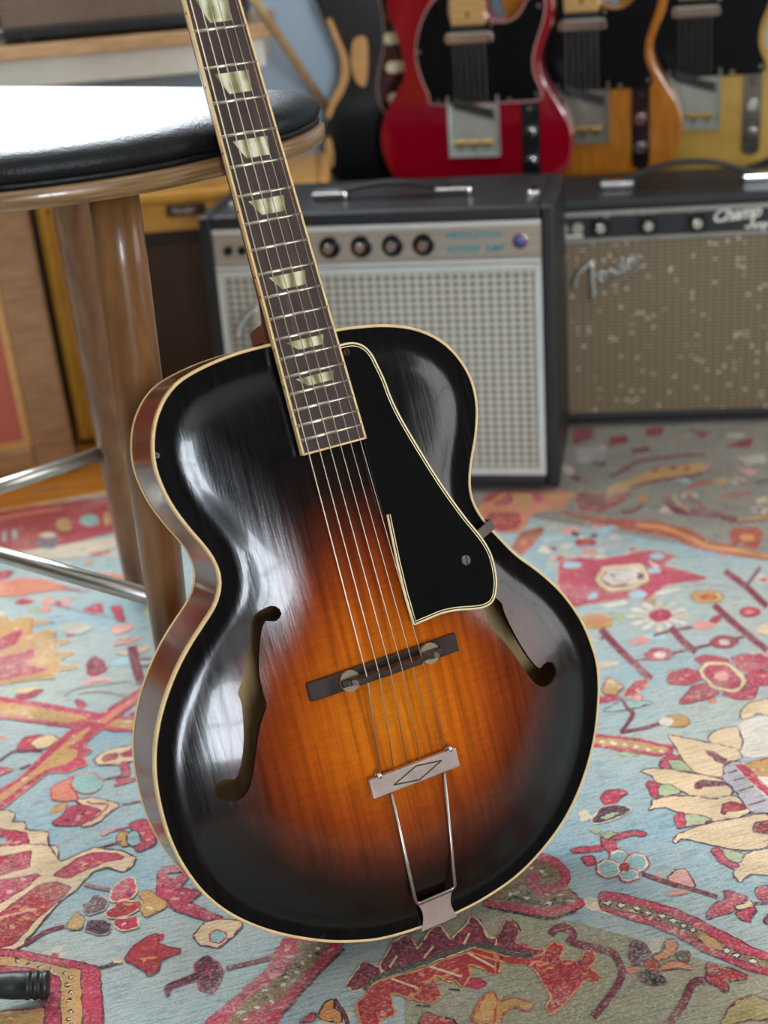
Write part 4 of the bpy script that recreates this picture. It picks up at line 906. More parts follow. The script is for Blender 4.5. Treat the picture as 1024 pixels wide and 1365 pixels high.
    # strap button at the base
    B(MB().tube([(0, -BASE+.002, -.037), (0, -BASE-.004, -.037), (0, -BASE-.0062, -.037)], [.004, .0042, .005], 12), 'strap_button', MT['blackplastic'])
def wid(y):
    y3, y19 = fy(3), fy(19); return .0430+(.0527-.0430)*(y3-y)/(y3-y19)+.0038
build_archtop()

# ------------------------------------------------------------------ stool
def build_stool():
    root = empty('wooden_stool', (-.36, 1.28, 0), label='wooden stool with black vinyl seat and metal footrest rungs', cat='stool')
    L = (.36, -1.28, 0)
    kv = NT('black_vinyl'); v = kv.tex((1, 1, 1)); n1 = kv.noise(kv.tex((18, 46, 10)), 1, 4, .6); n2 = kv.noise(v, 420, 3)
    kv.base(S('#0d0e10')); kv.set(Roughness=.40, Specular_IOR_Level=.27); kv.bump(kv.math('MULTIPLY_ADD', n2, .3, n1), .75, .0022)
    kw = NT('walnut_stain_wood'); v = kw.tex((14, 14, 2.2)); f = kw.noise(v, 3, 6, .65)
    kw.base(kw.ramp(f, [(.28, S('#5f3d20')), (.5, S('#7f5630')), (.75, S('#9a6e42'))])); kw.set(Roughness=.3, Coat_Weight=.15, Coat_Roughness=.1); kw.bump(f, .06, .0006)
    kr = NT('seat_plywood'); v = kr.tex((8, 8, 160)); f = kr.noise(v, 2, 5, .6)
    kr.base(kr.ramp(f, [(.28, S('#5e4227')), (.55, S('#8a6a47')), (.78, S('#b0916c'))])); kr.set(Roughness=.3, Coat_Weight=.3)
    plan = [(-.0225,1.224),(-.040,1.174),(-.068,1.136),(-.110,1.1038),(-.154,1.073),(-.205,1.052),(-.275,1.038),(-.37,1.045),(-.47,1.075),(-.55,1.14),(-.59,1.24),(-.57,1.34),(-.50,1.41),(-.40,1.435),(-.30,1.415),(-.20,1.372),(-.115,1.322),(-.055,1.278),(-.028,1.25)]
    O = resample(smoothline(plan, 6, True), 120); c = np.array([-.30, 1.24])
    def zs(x, y):          # gentle saddle: rises to the back left
        return .6245+.10*max(0, -x-.12)**2*(.4+max(0, y-1.1)*1.6)+.0*x
    def ring(s, h, d=0.): 
        P = offset(O, d) if d else O
        return [(c[0]+(p[0]-c[0])*s, c[1]+(p[1]-c[1])*s, zs(*p)+h) for p in P]
    def loft(rings, cap0=True, cap1=True):
        m = MB(); n = len(rings[0]); vs = [p for r in rings for p in r]; fs = []
        for a in range(len(rings)-1):
            for i in range(n): j = (i+1) % n; fs.append((a*n+i, a*n+j, (a+1)*n+j, (a+1)*n+i))
        if cap0: fs.append(tuple(range(n-1, -1, -1)))
        if cap1: fs.append(tuple((len(rings)-1)*n+i for i in range(n)))
        m.add(vs, fs); return m
    loft([ring(.97, 0), ring(1, .002), ring(1, .0145), ring(.985, .0165)]).build('seat_board', kr.m, root, True, loc=L)
    bm_ = loft([ring(.975, .0160), ring(.985, .018), ring(.985, .0205), ring(.975, .0225)]); po = bm_.build('seat_piping', kv.m, root, True, loc=L)
    loft([ring(.965, .0195), ring(.985, .0235), ring(.992, .0285), ring(.985, .0345), ring(.962, .0395), ring(.92, .0432), ring(.84, .0465), ring(.7, .049), ring(.5, .0505), ring(.25, .051)]).build('seat_cushion', kv.m, root, True, loc=L)
    # legs
    legs = [((-.2045,1.150,.628), (-.213,1.075,0)), ((-.288,1.375,.63), (-.338,1.578,0)), ((-.47,1.265,.632), (-.66,1.285,0))]
    legs = [((-.2040,1.148,.628), (-.2165,1.088,.0)), legs[1], legs[2]]
    for a, b in legs:
        a, b = Vector(a), Vector(b); m = MB(); pth = [a.lerp(b, t) for t in (0, .12, .3, .55, .8, .97, 1)]
        m.tube(pth, [.0215, .0222, .0218, .0195, .0165, .0145, .012], 24); m.build('leg', kw.m, root, True, loc=L)
    # hub under the seat
    loft([[(-.32+.11*math.cos(t)*1.25, 1.26+.14*math.sin(t), .612+h) for t in np.linspace(0, 2*math.pi, 40, endpoint=False)] for h in (0, .014)]).build('seat_mount', MT['rubber'], root, loc=L)
    hr = .235
    def at(i): a, b = legs[i]; t = (a[2]-hr)/(a[2]-b[2]); return Vector(a).lerp(Vector(b), t)
    P = [at(0), at(1), at(2)]
    P2 = Vector((-.545, 1.345, hr))
    for a, b in ((P[0], P2), (P[1], P2)):
        d = (b-a).normalized(); m = MB(); m.tube([a-d*.004, b+d*.02], .0085, 14); ro = m.build('rung', MT['steel'], root, True, loc=L)
        if a is P[1]:
            q = a+d*.012; MB().tube([q-Vector((0, 0, .012)), q+Vector((0, 0, .012))], .006, 8).build('bolt', MT['rubber'], ro)
    m = MB(); m.tube([P2+Vector((-.02, .0, 0)), P[2]+Vector((0, 0, 0))], .0085, 14); m.build('rung', MT['steel'], root, True, loc=L)
build_stool()

# ------------------------------------------------------------------ amplifiers
def grille_silver():
    k = NT('silver_grille_cloth'); x, y, z = k.sep(k.tex())
    a = k.math('MULTIPLY_ADD', k.math('SINE', k.math('MULTIPLY', x, 2*math.pi/.0122)), .5, .5)
    b = k.math('MULTIPLY_ADD', k.math('SINE', k.math('MULTIPLY', z, 2*math.pi/.0104)), .5, .5)
    f = k.math('ADD', k.math('MULTIPLY', a, .5), k.math('MULTIPLY', b, .5))
    k.base(k.ramp(f, [(.15, S('#c4bfb2')), (.5, S('#aca69a')), (.95, S('#5a5852'))])); k.set(Roughness=.55, Specular_IOR_Level=.4); k.bump(b, .3, .001); return k.m
def grille_gold():
    k = NT('aged_gold_grille_cloth'); vec = k.tex(); x, y, z = k.sep(vec)
    b = k.math('MULTIPLY_ADD', k.math('SINE', k.math('MULTIPLY', z, 2*math.pi/.0058)), .5, .5)
    a = k.math('MULTIPLY_ADD', k.math('SINE', k.math('MULTIPLY', x, 2*math.pi/.0125)), .5, .5)
    f = k.math('ADD', k.math('MULTIPLY', b, .7), k.math('MULTIPLY', a, .2))
    col = k.ramp(f, [(.1, S('#8a7657')), (.5, S('#6c5a40')), (.9, S('#463924'))])
    vo = k.n('ShaderNodeTexVoronoi'); vo.inputs['Scale'].default_value = 120; k.l(vec, vo.inputs['Vector']); sp = k.n('ShaderNodeSeparateColor'); k.l(vo.outputs['Color'], sp.inputs[0])
    st = k.math('MULTIPLY', k.math('GREATER_THAN', sp.outputs[0], .84), k.math('LESS_THAN', vo.outputs['Distance'], .32))
    col = k.mix(k.math('MULTIPLY', st, .75), col, S('#d8cdb4')); k.base(col); k.set(Roughness=.5); k.bump(b, .3, .001); return k.m
def grille_brown(name, c1, c2):
    k = NT(name); x, y, z = k.sep(k.tex())
    b = k.math('MULTIPLY_ADD', k.math('SINE', k.math('MULTIPLY', z, 2*math.pi/.007)), .5, .5)
    k.base(k.ramp(k.math('ADD', k.math('MULTIPLY', b, .6), k.math('MULTIPLY', k.noise(k.tex(), 90, 3), .4)), [(.2, S(c1)), (.8, S(c2))])); k.set(Roughness=.7); k.bump(b, .3, .001); return k.m

def script_logo(parent, M4, sc=1.):
    """chrome script lettering"""
    m = MB(); P = lambda q: [(a*sc, b*sc, .004) for a, b in smoothline(q, 4)]
    m.tube(P([(-.012,.012),(-.010,.020),(-.003,.029),(.007,.036),(.017,.041),(.024,.044)]), [.0046*sc]*21, 8)   # bar of the F
    m.tube(P([(.020,.041),(.018,.026),(.015,.008),(.012,-.012)]), .0048*sc, 8)
    m.tube(P([(.008,.014),(.016,.018),(.026,.023)]), .0022*sc, 6)
    base = [(.024,.012),(.118,.030)]
    def put(x0, pts, r=.0024):
        k = (x0-.024)*.19
        m.tube(P([(x0+a, .010+k+b) for a, b in pts]), r*sc, 6)
    E = [(0,.007),(.008,.009),(.007,.014),(.002,.013),(0,.006),(.004,.001),(.010,.004)]
    N = [(0,.012),(.001,.001),(.002,.009),(.007,.013),(.010,.010),(.010,.001),(.013,.003)]
    D = [(.010,.011),(.004,.012),(0,.006),(.003,.001),(.009,.005),(.012,.026),(.011,.006),(.014,.002)]
    Rr = [(0,.012),(.002,.001),(.003,.008),(.008,.013),(.012,.012)]
    put(.026, E); put(.039, N); put(.054, D); put(.070, E); put(.083, Rr)
    m.tube(P([(.004,-.014),(.03,.000),(.065,.009),(.098,.020)]), .0012*sc, 6)
    o = m.build('script_logo', MT['chrome'], parent, True); o.matrix_local = M4; return o

def cabinet(root, W_, H_, D_, slant, mat, t=.019, z0=.008, back=True):
    """open-front box with a raked front"""
    m = MB()
    def side(x0, x1):
        m.prism([(0, z0), (D_, z0), (D_, z0+H_), (slant, z0+H_)], x0, x1, fn=lambda p: (p[2], p[0], p[1]))
    side(-W_/2, -W_/2+t); side(W_/2-t, W_/2)
    fr = lambda z: slant*(z-z0)/H_
    def slab(za, zb):
        m.add([(x, y, z) for x in (-W_/2+t, W_/2-t) for (y, z) in ((fr(za), za), (D_, za), (D_, zb), (fr(zb), zb))], [(0, 1, 2, 3), (7, 6, 5, 4), (0, 4, 5, 1), (1, 5, 6, 2), (2, 6, 7, 3), (3, 7, 4, 0)])
    slab(z0, z0+t); slab(z0+H_-t, z0+H_)
    m.bx(-W_/2+t, W_/2-t, D_-.012, D_-.002, z0+t, z0+H_-t)
    return m.build('cabinet', mat, root, bevel=.006, seg=3)
def rake(slant, H_): return Matrix.Rotation(-math.atan2(slant, H_), 4, 'X')

def knob(root, x, z, fr, face, r=.0105, cap=None):
    m = MB(); m.cyl((x, fr+.001, z), (x, fr-.004, z), r*1.5, r*1.45, 24); m.cyl((x, fr-.004, z), (x, fr-.015, z), r, r*.86, 20)
    o = m.build('knob', MT['knob'], root, bevel=.0008, seg=2)
    MB().cyl((x, fr-.0148, z), (x, fr-.0158, z), r*.66, r*.6, 18).build('knob_cap', MT['chrome'], o)

def handle(root, x0, x1, y, z, rise, w=.022):
    n = 16; pts = [(x0+(x1-x0)*i/n, y, z+.004+rise*math.sin(math.pi*i/n)**.8) for i in range(n+1)]
    m = MB(); vs = []
    for p in pts: vs += [(p[0], p[1]-w/2, p[2]-.003), (p[0], p[1]+w/2, p[2]-.003), (p[0], p[1]+w/2, p[2]+.003), (p[0], p[1]-w/2, p[2]+.003)]
    fs = [(0, 1, 2, 3), (n*4+3, n*4+2, n*4+1, n*4)]
    for i in range(n):
        for j in range(4): fs.append((i*4+j, i*4+4+j, i*4+4+(j+1) % 4, i*4+(j+1) % 4))
    m.add(vs, fs); o = m.build('handle', MT['rubber'], root, bevel=.0015)
    for x in (x0, x1):
        MB().box((x, y, z+.006), (.052, w+.008, .011)).build('handle_cap', MT['chrome'], o, bevel=.003, seg=3)

def corner(root, x, y, z, sx, sy):
    m = MB(); m.bx(min(x, x-sx*.03), max(x, x-sx*.03), min(y, y-sy*.03), max(y, y-sy*.03), z-.0005, z+.0012)
    m.bx(min(x-sx*.001, x+sx*.0012), max(x-sx*.001, x+sx*.0012), min(y, y-sy*.03), max(y, y-sy*.03), z-.03, z+.0012)
    m.build('corner_cap', MT['chrome'], root, bevel=.0006)

def build_silver_amp():
    W_, H_, D_, sl, z0, t = .505, .406, .232, .0338, .008, .019
    root = empty('guitar_amplifier', (.0112, 1.8141, 0), -.2263, 'black amplifier with silver control panel and silver grille cloth behind the archtop guitar', 'amplifier')
    cabinet(root, W_, H_, D_, sl, MT['tolex'], t, z0)
    zt = z0+H_-t; pnl = .058; fr = lambda z: sl*(z-z0)/H_
    Rk = rake(sl, H_); ang = -math.atan2(sl, H_)
    # control panel (raked)
    def raked(mb, name, mat, zc, **kw):
        o = mb.build(name, mat, root, **kw); o.location = (0, fr(zc), zc); o.rotation_euler = (ang, 0, 0); return o
    zc = zt-pnl/2
    pm = NT('brushed_silver_panel'); f = pm.noise(pm.tex((3, 3, 500)), 1, 3); pm.base(pm.ramp(f, [(.3, S('#b9b0a2')), (.7, S('#d6cdbd'))])); pm.set(Roughness=.33, Metallic=.8)
    p = MB(); p.bx(-W_/2+t, W_/2-t, .003, .012, -pnl/2+.007, pnl/2-.007); po = raked(p, 'control_panel', pm.m, zc)
    q = MB(); q.bx(-W_/2+t, W_/2-t, .0008, .012, pnl/2-.007, pnl/2); q.bx(-W_/2+t, W_/2-t, .0008, .012, -pnl/2, -pnl/2+.006); raked(q, 'panel_trim', MT['silvertrim'], zc)
    for x in (-.1515, -.107, -.063, -.0175, .027, .071): knob(po, x, -.001, .003, None)
    for x in (-.2116, -.1905):
        j = MB(); j.tube([(x, .004, -.001), (x, -.004, -.001)], .0065, 14); j.tube([(x, -.004, -.001), (x, -.0055, -.001)], .0035, 10); j.build('input_jack', MT['knob'], po)
    MB().tube([(.205, .004, .0), (.205, -.004, .0), (.205, -.0075, .0)], [.0085, .008, .003], 14).build('jewel_light', plain('blue_jewel', '#1d2a7a', .1, 0, .1, coat=1), po, True)
    MB().tube([(.205, .0035, .0), (.205, .0005, .0)], .0105, 18).build('jewel_bezel', MT['chrome'], po)
    ink = plain('turquoise_ink', '#1c8a94', .4, 0, .1)
    textmesh('panel_lettering', 'PRINCETON', .0125, ink, po, Matrix.Translation((.103, .0026, .010)) @ FRONT, .25, .0002, 1.12, .0003)
    textmesh('panel_lettering', 'REVERB  AMP', .0125, ink, po, Matrix.Translation((.103, .0026, -.009)) @ FRONT, .25, .0002, 1.08, .0003)
    # grille
    gz1 = zt-pnl-.001; gz0 = z0+t; zc = (gz0+gz1)/2; gh = gz1-gz0
    gm = grille_silver()
    q = MB(); q.bx(-W_/2+t+.011, W_/2-t-.011, .004, .012, -gh/2+.011, gh/2-.009); raked(q, 'grille_cloth', gm, zc)
    q = MB(); e = .0105
    q.bx(-W_/2+t, -W_/2+t+e, .0, .012, -gh/2, gh/2); q.bx(W_/2-t-e, W_/2-t, .0, .012, -gh/2, gh/2); q.bx(-W_/2+t+e, W_/2-t-e, .0, .012, gh/2-.0085, gh/2); q.bx(-W_/2+t+e, W_/2-t-e, 0., .012, -gh/2, -gh/2+e)
    go = raked(q, 'grille_trim', MT['silvertrim'], zc, bevel=.0015)
    script_logo(go, Matrix.Translation((-.192, .0035, .050)) @ FRONT @ Matrix.Rotation(.18, 4, 'Z'), 1.15)
    handle(root, -.075, .105, sl+.085, z0+H_, .016)
    for sx in (-1, 1):
        m = MB(); x = sx*(W_/2-.034); m.box((x, sl+.10, z0+H_+.0012), (.018, .05, .0024)); m.cyl((x, sl+.072, z0+H_), (x, sl+.072, z0+H_+.004), .009, .007, 14); m.build('top_bracket', MT['chrome'], root, bevel=.0008)
        for y in (.03, D_-.03):
            MB().cyl((sx*(W_/2-.04), y, 0), (sx*(W_/2-.04), y, z0+.0005), .011, .012, 14).build('foot', MT['rubber'], root)
build_silver_amp()

def build_gold_amp():
    W_, H_, D_, sl, z0, t = .432, .356, .19, .012, .008, .017
    root0 = np.array([.3137, 1.9962]); yaw = -.15372
    cx = W_/2-.035
    root = empty('guitar_amplifier', (root0[0]+cx*math.cos(yaw), root0[1]+cx*math.sin(yaw), 0), yaw, 'black amplifier with black control panel and aged gold grille cloth', 'amplifier')
    cabinet(root, W_, H_, D_, sl, MT['tolex2'], t, z0)
    zt = z0+H_-t; pnl = .046; fr = lambda z: sl*(z-z0)/H_; ang = -math.atan2(sl, H_)
    def raked(mb, name, mat, zc, **kw):
        o = mb.build(name, mat, root, **kw); o.location = (0, fr(zc), zc); o.rotation_euler = (ang, 0, 0); return o
    zc = zt-pnl/2
    po = raked(MB().bx(-W_/2+t, W_/2-t, .003, .012, -pnl/2+.005, pnl/2-.007), 'control_panel', plain('black_panel', '#0f1113', .35), zc)
    q = MB(); q.bx(-W_/2+t, W_/2-t, .0008, .012, pnl/2-.007, pnl/2); q.bx(-W_/2+t, W_/2-t, .0008, .012, -pnl/2, -pnl/2+.005)
    raked(q, 'panel_trim', plain('grey_trim', '#8d8a82', .5), zc)
    X = lambda x: x-cx
    for x in (.050, .121, .193): knob(po, X(x), -.001, .003, None, .0112)
    for x in (-.006, .016):
        MB().tube([(X(x), .004, -.001), (X(x), -.004, -.001)], .0085, 14).build('input_jack', MT['steel'], po)
    ink = plain('white_ink', '#d6d0c4', .5)
    MB().bx(X(-.008), X(.024), .0022, .0031, -.016, -.011).build('panel_lettering', ink, po)
    textmesh('panel_lettering', 'Champ', .026, ink, po, Matrix.Translation((X(.214), .0026, .005)) @ FRONT @ Matrix.Rotation(.08, 4, 'Z'), .45, .0002, .92, .0007)
    textmesh('panel_lettering', '-Amp', .016, ink, po, Matrix.Translation((X(.262), .0026, -.0105)) @ FRONT @ Matrix.Rotation(.04, 4, 'Z'), .45, .0002, .95, .0006)
    for x, s in ((.050, 'VOLUME'), (.121, 'TREBLE'), (.193, 'BASS')):
        textmesh('panel_lettering', s, .0058, ink, po, Matrix.Translation((X(x)-.010, .0026, .0135)) @ FRONT, 0, .0001)
    gz1 = zt-pnl-.001; gz0 = z0+t; zc = (gz0+gz1)/2; gh = gz1-gz0
    go = raked(MB().bx(-W_/2+t, W_/2-t, .003, .012, -gh/2, gh/2), 'grille_cloth', grille_gold(), zc)
    script_logo(go, Matrix.Translation((X(.024), .0025, gh/2-.076)) @ FRONT @ Matrix.Rotation(.20, 4, 'Z'), 1.0)
    handle(root, X(.078), X(.292), sl+.075, z0+H_, .030, .02)
    for sx in (-1, 1):
        for y in (.03, D_-.03): MB().cyl((sx*(W_/2-.04), y, 0), (sx*(W_/2-.04), y, z0+.0005), .011, .012, 14).build('foot', MT['rubber'], root)
build_gold_amp()

def build_tweed_amp():
    W_, H_, D_ = .466, .402, .225
    root = empty('guitar_amplifier', (-.272, 2.117, 0), 0, 'yellow tweed amplifier with brown grille beside the silver-panelled amplifier', 'amplifier')
    k = NT('lacquered_tweed'); x, y, z = k.sep(k.tex()); dg = k.math('MULTIPLY_ADD', k.math('SINE', k.math('MULTIPLY', k.math('ADD', x, z), 2*math.pi/.004)), .5, .5)
    k.base(k.ramp(k.math('MULTIPLY_ADD', k.noise(k.tex(), 40, 4), .6, k.math('MULTIPLY', dg, .4)), [(.2, S('#b07716')), (.8, S('#dba13a'))])); k.set(Roughness=.4, Coat_Weight=.2)
    m = MB(); t = .018; z0 = .006
    m.bx(-W_/2, -W_/2+t, 0, D_, z0, z0+H_); m.bx(W_/2-t, W_/2, 0, D_, z0, z0+H_); m.bx(-W_/2+t, W_/2-t, 0, D_, z0, z0+t); m.bx(-W_/2+t, W_/2-t, 0, D_, z0+H_-t, z0+H_); m.bx(-W_/2+t, W_/2-t, D_-.012, D_, z0+t, z0+H_-t)
    m.build('cabinet', k.m, root, bevel=.010, seg=4)
    m = MB(); m.bx(-W_/2+t, W_/2-t, .004, .014, z0+H_-.062, z0+H_-t); m.bx(-W_/2+t, W_/2-t, .004, .014, z0+t, z0+t+.022); m.bx(-W_/2+t, -W_/2+t+.012, .004, .014, z0+t+.022, z0+H_-.062); m.bx(W_/2-t-.012, W_/2-t, .004, .014, z0+t+.022, z0+H_-.062); m.build('front_panel', k.m, root, bevel=.002)
    MB().bx(-W_/2+t, W_/2-t, .010, .016, z0+t+.015, z0+H_-.055).build('grille_cloth', grille_brown('brown_grille', '#2c1c10', '#4f3520'), root)
    MB().bx(-W_/2+t+.012, W_/2-t-.012, .006, .0102, z0+H_-.078, z0+H_-.0621).build('grille_shadow_lip', plain('dark_brown_lip', '#241712', .6), root)  # dark brown strip across the top of the grille
    npl = MB().box((.003, .0015, z0+H_-.029), (.062, .006, .018)).build('nameplate', plain('dark_nameplate', '#3a221c', .35, .3), root, bevel=.002)
    textmesh('nameplate_lettering', 'Fender', .013, MT['nickel'], npl, Matrix.Translation((-.020, -.0017, z0+H_-.029)) @ FRONT, .35, .0002, 1., .0003)
    n = 12; MB().tube([(-.08+.16*i/n, .11, z0+H_+.002+.018*math.sin(math.pi*i/n)) for i in range(n+1)], .006, 8, flat=.5).build('handle', plain('brown_leather', '#5a3318', .5), root, True)
    for sx in (-1, 1):
        for y in (.03, D_-.03): MB().cyl((sx*(W_/2-.04), y, 0), (sx*(W_/2-.04), y, z0+.001), .01, n=12).build('foot', MT['rubber'], root)
build_tweed_amp()

def build_tan_cabinet():
    W_, H_, D_ = .46, .46, .20; yaw = .16; ex = np.array([math.cos(yaw), math.sin(yaw)])
    c = np.array([-.490, 2.012])-ex*W_/2
    root = empty('speaker_cabinet', (c[0], c[1], -.0062), yaw, 'tan wooden speaker cabinet with faded red grille cloth next to the tweed amplifier', 'speaker cabinet')
    wd = wood('tan_cabinet_wood', '#7d5837', '#a47a50', .5, (3, 3, 14)); t = .064; z0 = .01
    m = MB(); m.bx(-W_/2, -W_/2+t, 0, .02, z0, H_); m.bx(W_/2-t, W_/2, 0, .02, z0, H_); m.bx(-W_/2+t, W_/2-t, 0, .02, z0, z0+.042); m.bx(-W_/2+t, W_/2-t, 0, .02, H_-.05, H_)
    m.build('front_frame', wd, root, bevel=.004)
    m = MB(); m.bx(-W_/2+.004, W_/2-.004, .02, D_, z0, H_-.002); m.build('body', wood('dark_cabinet_side', '#3a281a', '#523a26', .6), root)
    b = .012; m = MB(); x0, x1, za, zb = -W_/2+t, W_/2-t, z0+.042, H_-.05
    m.bx(x0, x0+b, .006, .02, za, zb); m.bx(x1-b, x1, .006, .02, za, zb); m.bx(x0+b, x1-b, .006, .02, za, za+b); m.bx(x0+b, x1-b, .006, .02, zb-b, zb); m.build('inner_moulding', wood('light_moulding', '#b98448', '#cf9c5e', .45), root)
    m = MB(); m.bx(x0+b, x1-b, .010, .02, za+b, zb-b); m.build('grille_cloth', grille_brown('red_grille', '#a04a3c', '#b9604c'), root)
    for sx in (-1, 1):
        for y in (.03, D_-.03): MB().cyl((sx*(W_/2-.04), y, 0), (sx*(W_/2-.04), y, z0+.001), .012, n=12).build('foot', MT['rubber'], root)
build_tan_cabinet()

# ------------------------------------------------------------------ electric guitars on the rack
TELE = [(0,0),(-60,2),(-110,14),(-145,42),(-160,85),(-158,120),(-145,152),(-126,180),(-114,203),(-112,222),(-118,255),(-128,290),(-133,325),(-130,360),(-115,385),(-85,398),(-50,400),(-28,396),(-28,384),(28,384),(28,300),(34,288),(48,281),(66,283),(80,294),(90,312),(102,326),(118,330),(130,320),(134,300),(130,272),(120,248),(112,226),(111,208),(118,186),(134,160),(152,128),(160,92),(150,46),(112,15),(60,2)]
STRAT = [(0,0),(-70,3),(-125,18),(-153,52),(-161,96),(-150,138),(-130,170),(-116,200),(-115,222),(-124,262),(-140,300),(-151,338),(-152,372),(-138,404),(-116,424),(-100,428),(-94,418),(-98,396),(-92,368),(-70,350),(-28,346),(28,346),(28,300),(50,286),(80,298),(98,328),(108,358),(120,368),(132,355),(136,318),(124,268),(113,228),(118,196),(138,158),(156,118),(160,70),(140,24),(80,4)]
mm = lambda P: [(x/1000, y/1000) for x, y in P]
EPG = plain('satin_black_pickguard', '#05060a', .3, 0, .1, spec=.2)
maple = wood('maple_neck', '#b8863f', '#d2a458', .3, (40, 4, 40), .3)
def electric(name, px, Yc, yaw, kind, body, label, edge=None):
    """px: picture position of the bridge plate's lower edge centre, on a vertical plane at depth Yc"""
    P = ony(px[0], px[1], Yc); b0 = P[2]-.067
    root = empty('electric_guitar', (P[0], P[1], b0), yaw, label, 'guitar', 'electric guitars on the rack')
    f = lambda p: (p[0], -p[2], p[1])
    T = .044
    out = smoothline(mm(TELE if kind == 'tele' else STRAT), 4, True); out = resample(out, 150)
    m = MB(); m.prism(out, -T/2, T/2, fn=f); bo = m.build('body', body, root, bevel=.003 if kind == 'tele' else .009, seg=3)
    zf = T/2
    if kind == 'tele':
        pg = [(-62,156),(-72,170),(-84,200),(-90,232),(-86,262),(-74,292),(-56,316),(-30,330),(-28,283),(28,283),(32,284),(46,279),(66,280),(82,291),(92,308),(104,322),(116,322),(122,310),(120,284),(111,258),(102,232),(100,208),(104,190),(112,172),(108,158),(66,156)]
        pgs = resample(smoothline(mm(pg), 3, True), 100)
        m = MB(); m.prism(pgs, zf, zf+.0022, fn=f); po = m.build('pickguard', EPG, root)
        if edge:
            e = MB(); Q = pgs+[pgs[0]]; e.tube([f((p[0], p[1], zf+.0014)) for p in Q], .0016, 6); e.build('pickguard_edge', edge, po, True)
        for sx, sy in ((-58,162),(60,161),(105,168),(-84,240),(112,300),(36,276)):
            MB().cyl(f((sx/1000, sy/1000, zf+.002)), f((sx/1000, sy/1000, zf+.0032)), .0035, .003, 10).build('screw', MT['nickel'], po)
        # bridge plate with raised sides, pickup and saddles
        bp = plain(name+'_bridge_plate', {'red': '#cfd3ca', 'amber': '#8f8c80', 'blond': '#a9ada2'}[edge_kind(name)], .38, .7, .12)
        m = MB(); m.prism(mm([(-42,72),(42,72),(42,169),(-42,169)]), zf, zf+.002, fn=f)
        for x in (-42, 40): m.prism(mm([(x,72),(x+2,72),(x+2,169),(x,169)]), zf+.002, zf+.010, fn=f)
        m.prism(mm([(-40,72),(40,72),(40,74),(-40,74)]), zf+.002, zf+.010, fn=f); br = m.build('bridge_plate', bp, root)
        MB().prism(mm([(-33,150),(34,130),(34,146),(-33,166)]), zf+.002, zf+.006, fn=f).build('bridge_pickup', plain(name+'_bridge_pickup', '#1b1c1b', .4), br, bevel=.001)
        for q in (-22, 0, 22):
            MB().cyl(f(((q-9)/1000, .094, zf+.008)), f(((q+9)/1000, .094, zf+.008)), .0042, n=12).build('saddle', MT['brass'], br)
            MB().cyl(f((q/1000, .077, zf+.006)), f((q/1000, .091, zf+.008)), .0015, n=6).build('saddle_screw', MT['steel'], br)
        # neck pickup
        MB().prism([(-.034+.0055*math.cos(t)*1.0 if math.cos(t) < 0 else .034+.0055*math.cos(t), .258+.0085*math.sin(t)) for t in np.linspace(0, 2*math.pi, 24, endpoint=False)], zf+.002, zf+.009, fn=f).build('neck_pickup', MT['chrome'], po, bevel=.0015)
        # control plate
        cp = plain(name+'_control_plate', {'red': '#4a4d52', 'amber': '#4a3a3c', 'blond': '#8f877c'}[edge_kind(name)], .25, .9, .1)
        m = MB(); x0 = 93; m.prism([(x/1000, y/1000) for x, y in [(x0-15, 40)]+[(x0+15*math.cos(t), 162+10*math.sin(t)) for t in np.linspace(math.pi, 0, 9)][::1]+[(x0+15, 40)]+[(x0+15*math.cos(t), 36+10*math.sin(t)) for t in np.linspace(0, -math.pi, 9)]], zf, zf+.0018, fn=f); co = m.build('control_plate', cp, root)
        m = MB(); m.cyl(f((.093, .145, zf+.001)), f((.0945, .147, zf+.014)), .003, .002, 8); m.cyl(f((.0945, .147, zf+.012)), f((.095, .148, zf+.020)), .005, .004, 10); m.build('selector_switch', MT['knob'] if 'red' not in name else MT['chrome'], co)
        for y in (.108, .062):
            m = MB(); m.cyl(f((.093, y, zf+.001)), f((.093, y, zf+.016)), .0098, .0092, 20); m.build('control_knob', MT['chrome'], co, bevel=.0015)
        yn = .278; wn = .056
    else:
        pg = [(-44,385),(-52,372),(-48,350),(-43,310),(-42,270),(-46,240),(-54,215),(-60,185),(-58,160),(-48,138),(-34,128),(-10,140),(20,140),(60,110),(90,80),(110,70),(118,80),(112,110),(95,150),(92,190),(98,230),(104,270),(96,300),(80,292),(50,284),(30,300),(28,300),(-28,300),(-28,350)]
        pgs = resample(smoothline(mm(pg), 3, True), 120)
        k = NT('tortoise_shell'); fz = k.noise(k.tex(), 45, 5, .7); k.base(k.ramp(fz, [(.35, S('#1c0a0c')), (.55, S('#3d1414')), (.68, S('#8a3d1c'))])); k.set(Roughness=.15)
        m = MB(); m.prism(pgs, zf, zf+.0022, fn=f); po = m.build('pickguard', k.m, root)
        e = MB(); Q = pgs+[pgs[0]]; e.tube([f((p[0], p[1], zf+.0012)) for p in Q], .0042, 6, flat=.4); e.build('pickguard_edge', plain('aged_mint_edge', '#8d8278', .5), po, True)
        for y, w in ((.262, .042), (.216, .042), (.165, .042)):
            pk = MB(); pk.prism([((w-.008)*(1 if math.cos(t) > 0 else -1)+.009*math.cos(t), y+.0092*math.sin(t)+(0 if y > .2 else 0)) for t in np.linspace(0.01, 2*math.pi+.01, 28, endpoint=False)], zf+.002, zf+.009, fn=f); pk.build('pickup', plain('aged_white_cover', '#d3c8a2', .4), po, bevel=.002)
        # bare wood where the black paint has worn through
        bw = wood('bare_alder', '#c08a45', '#d7a35c', .5, (20, 4, 20))
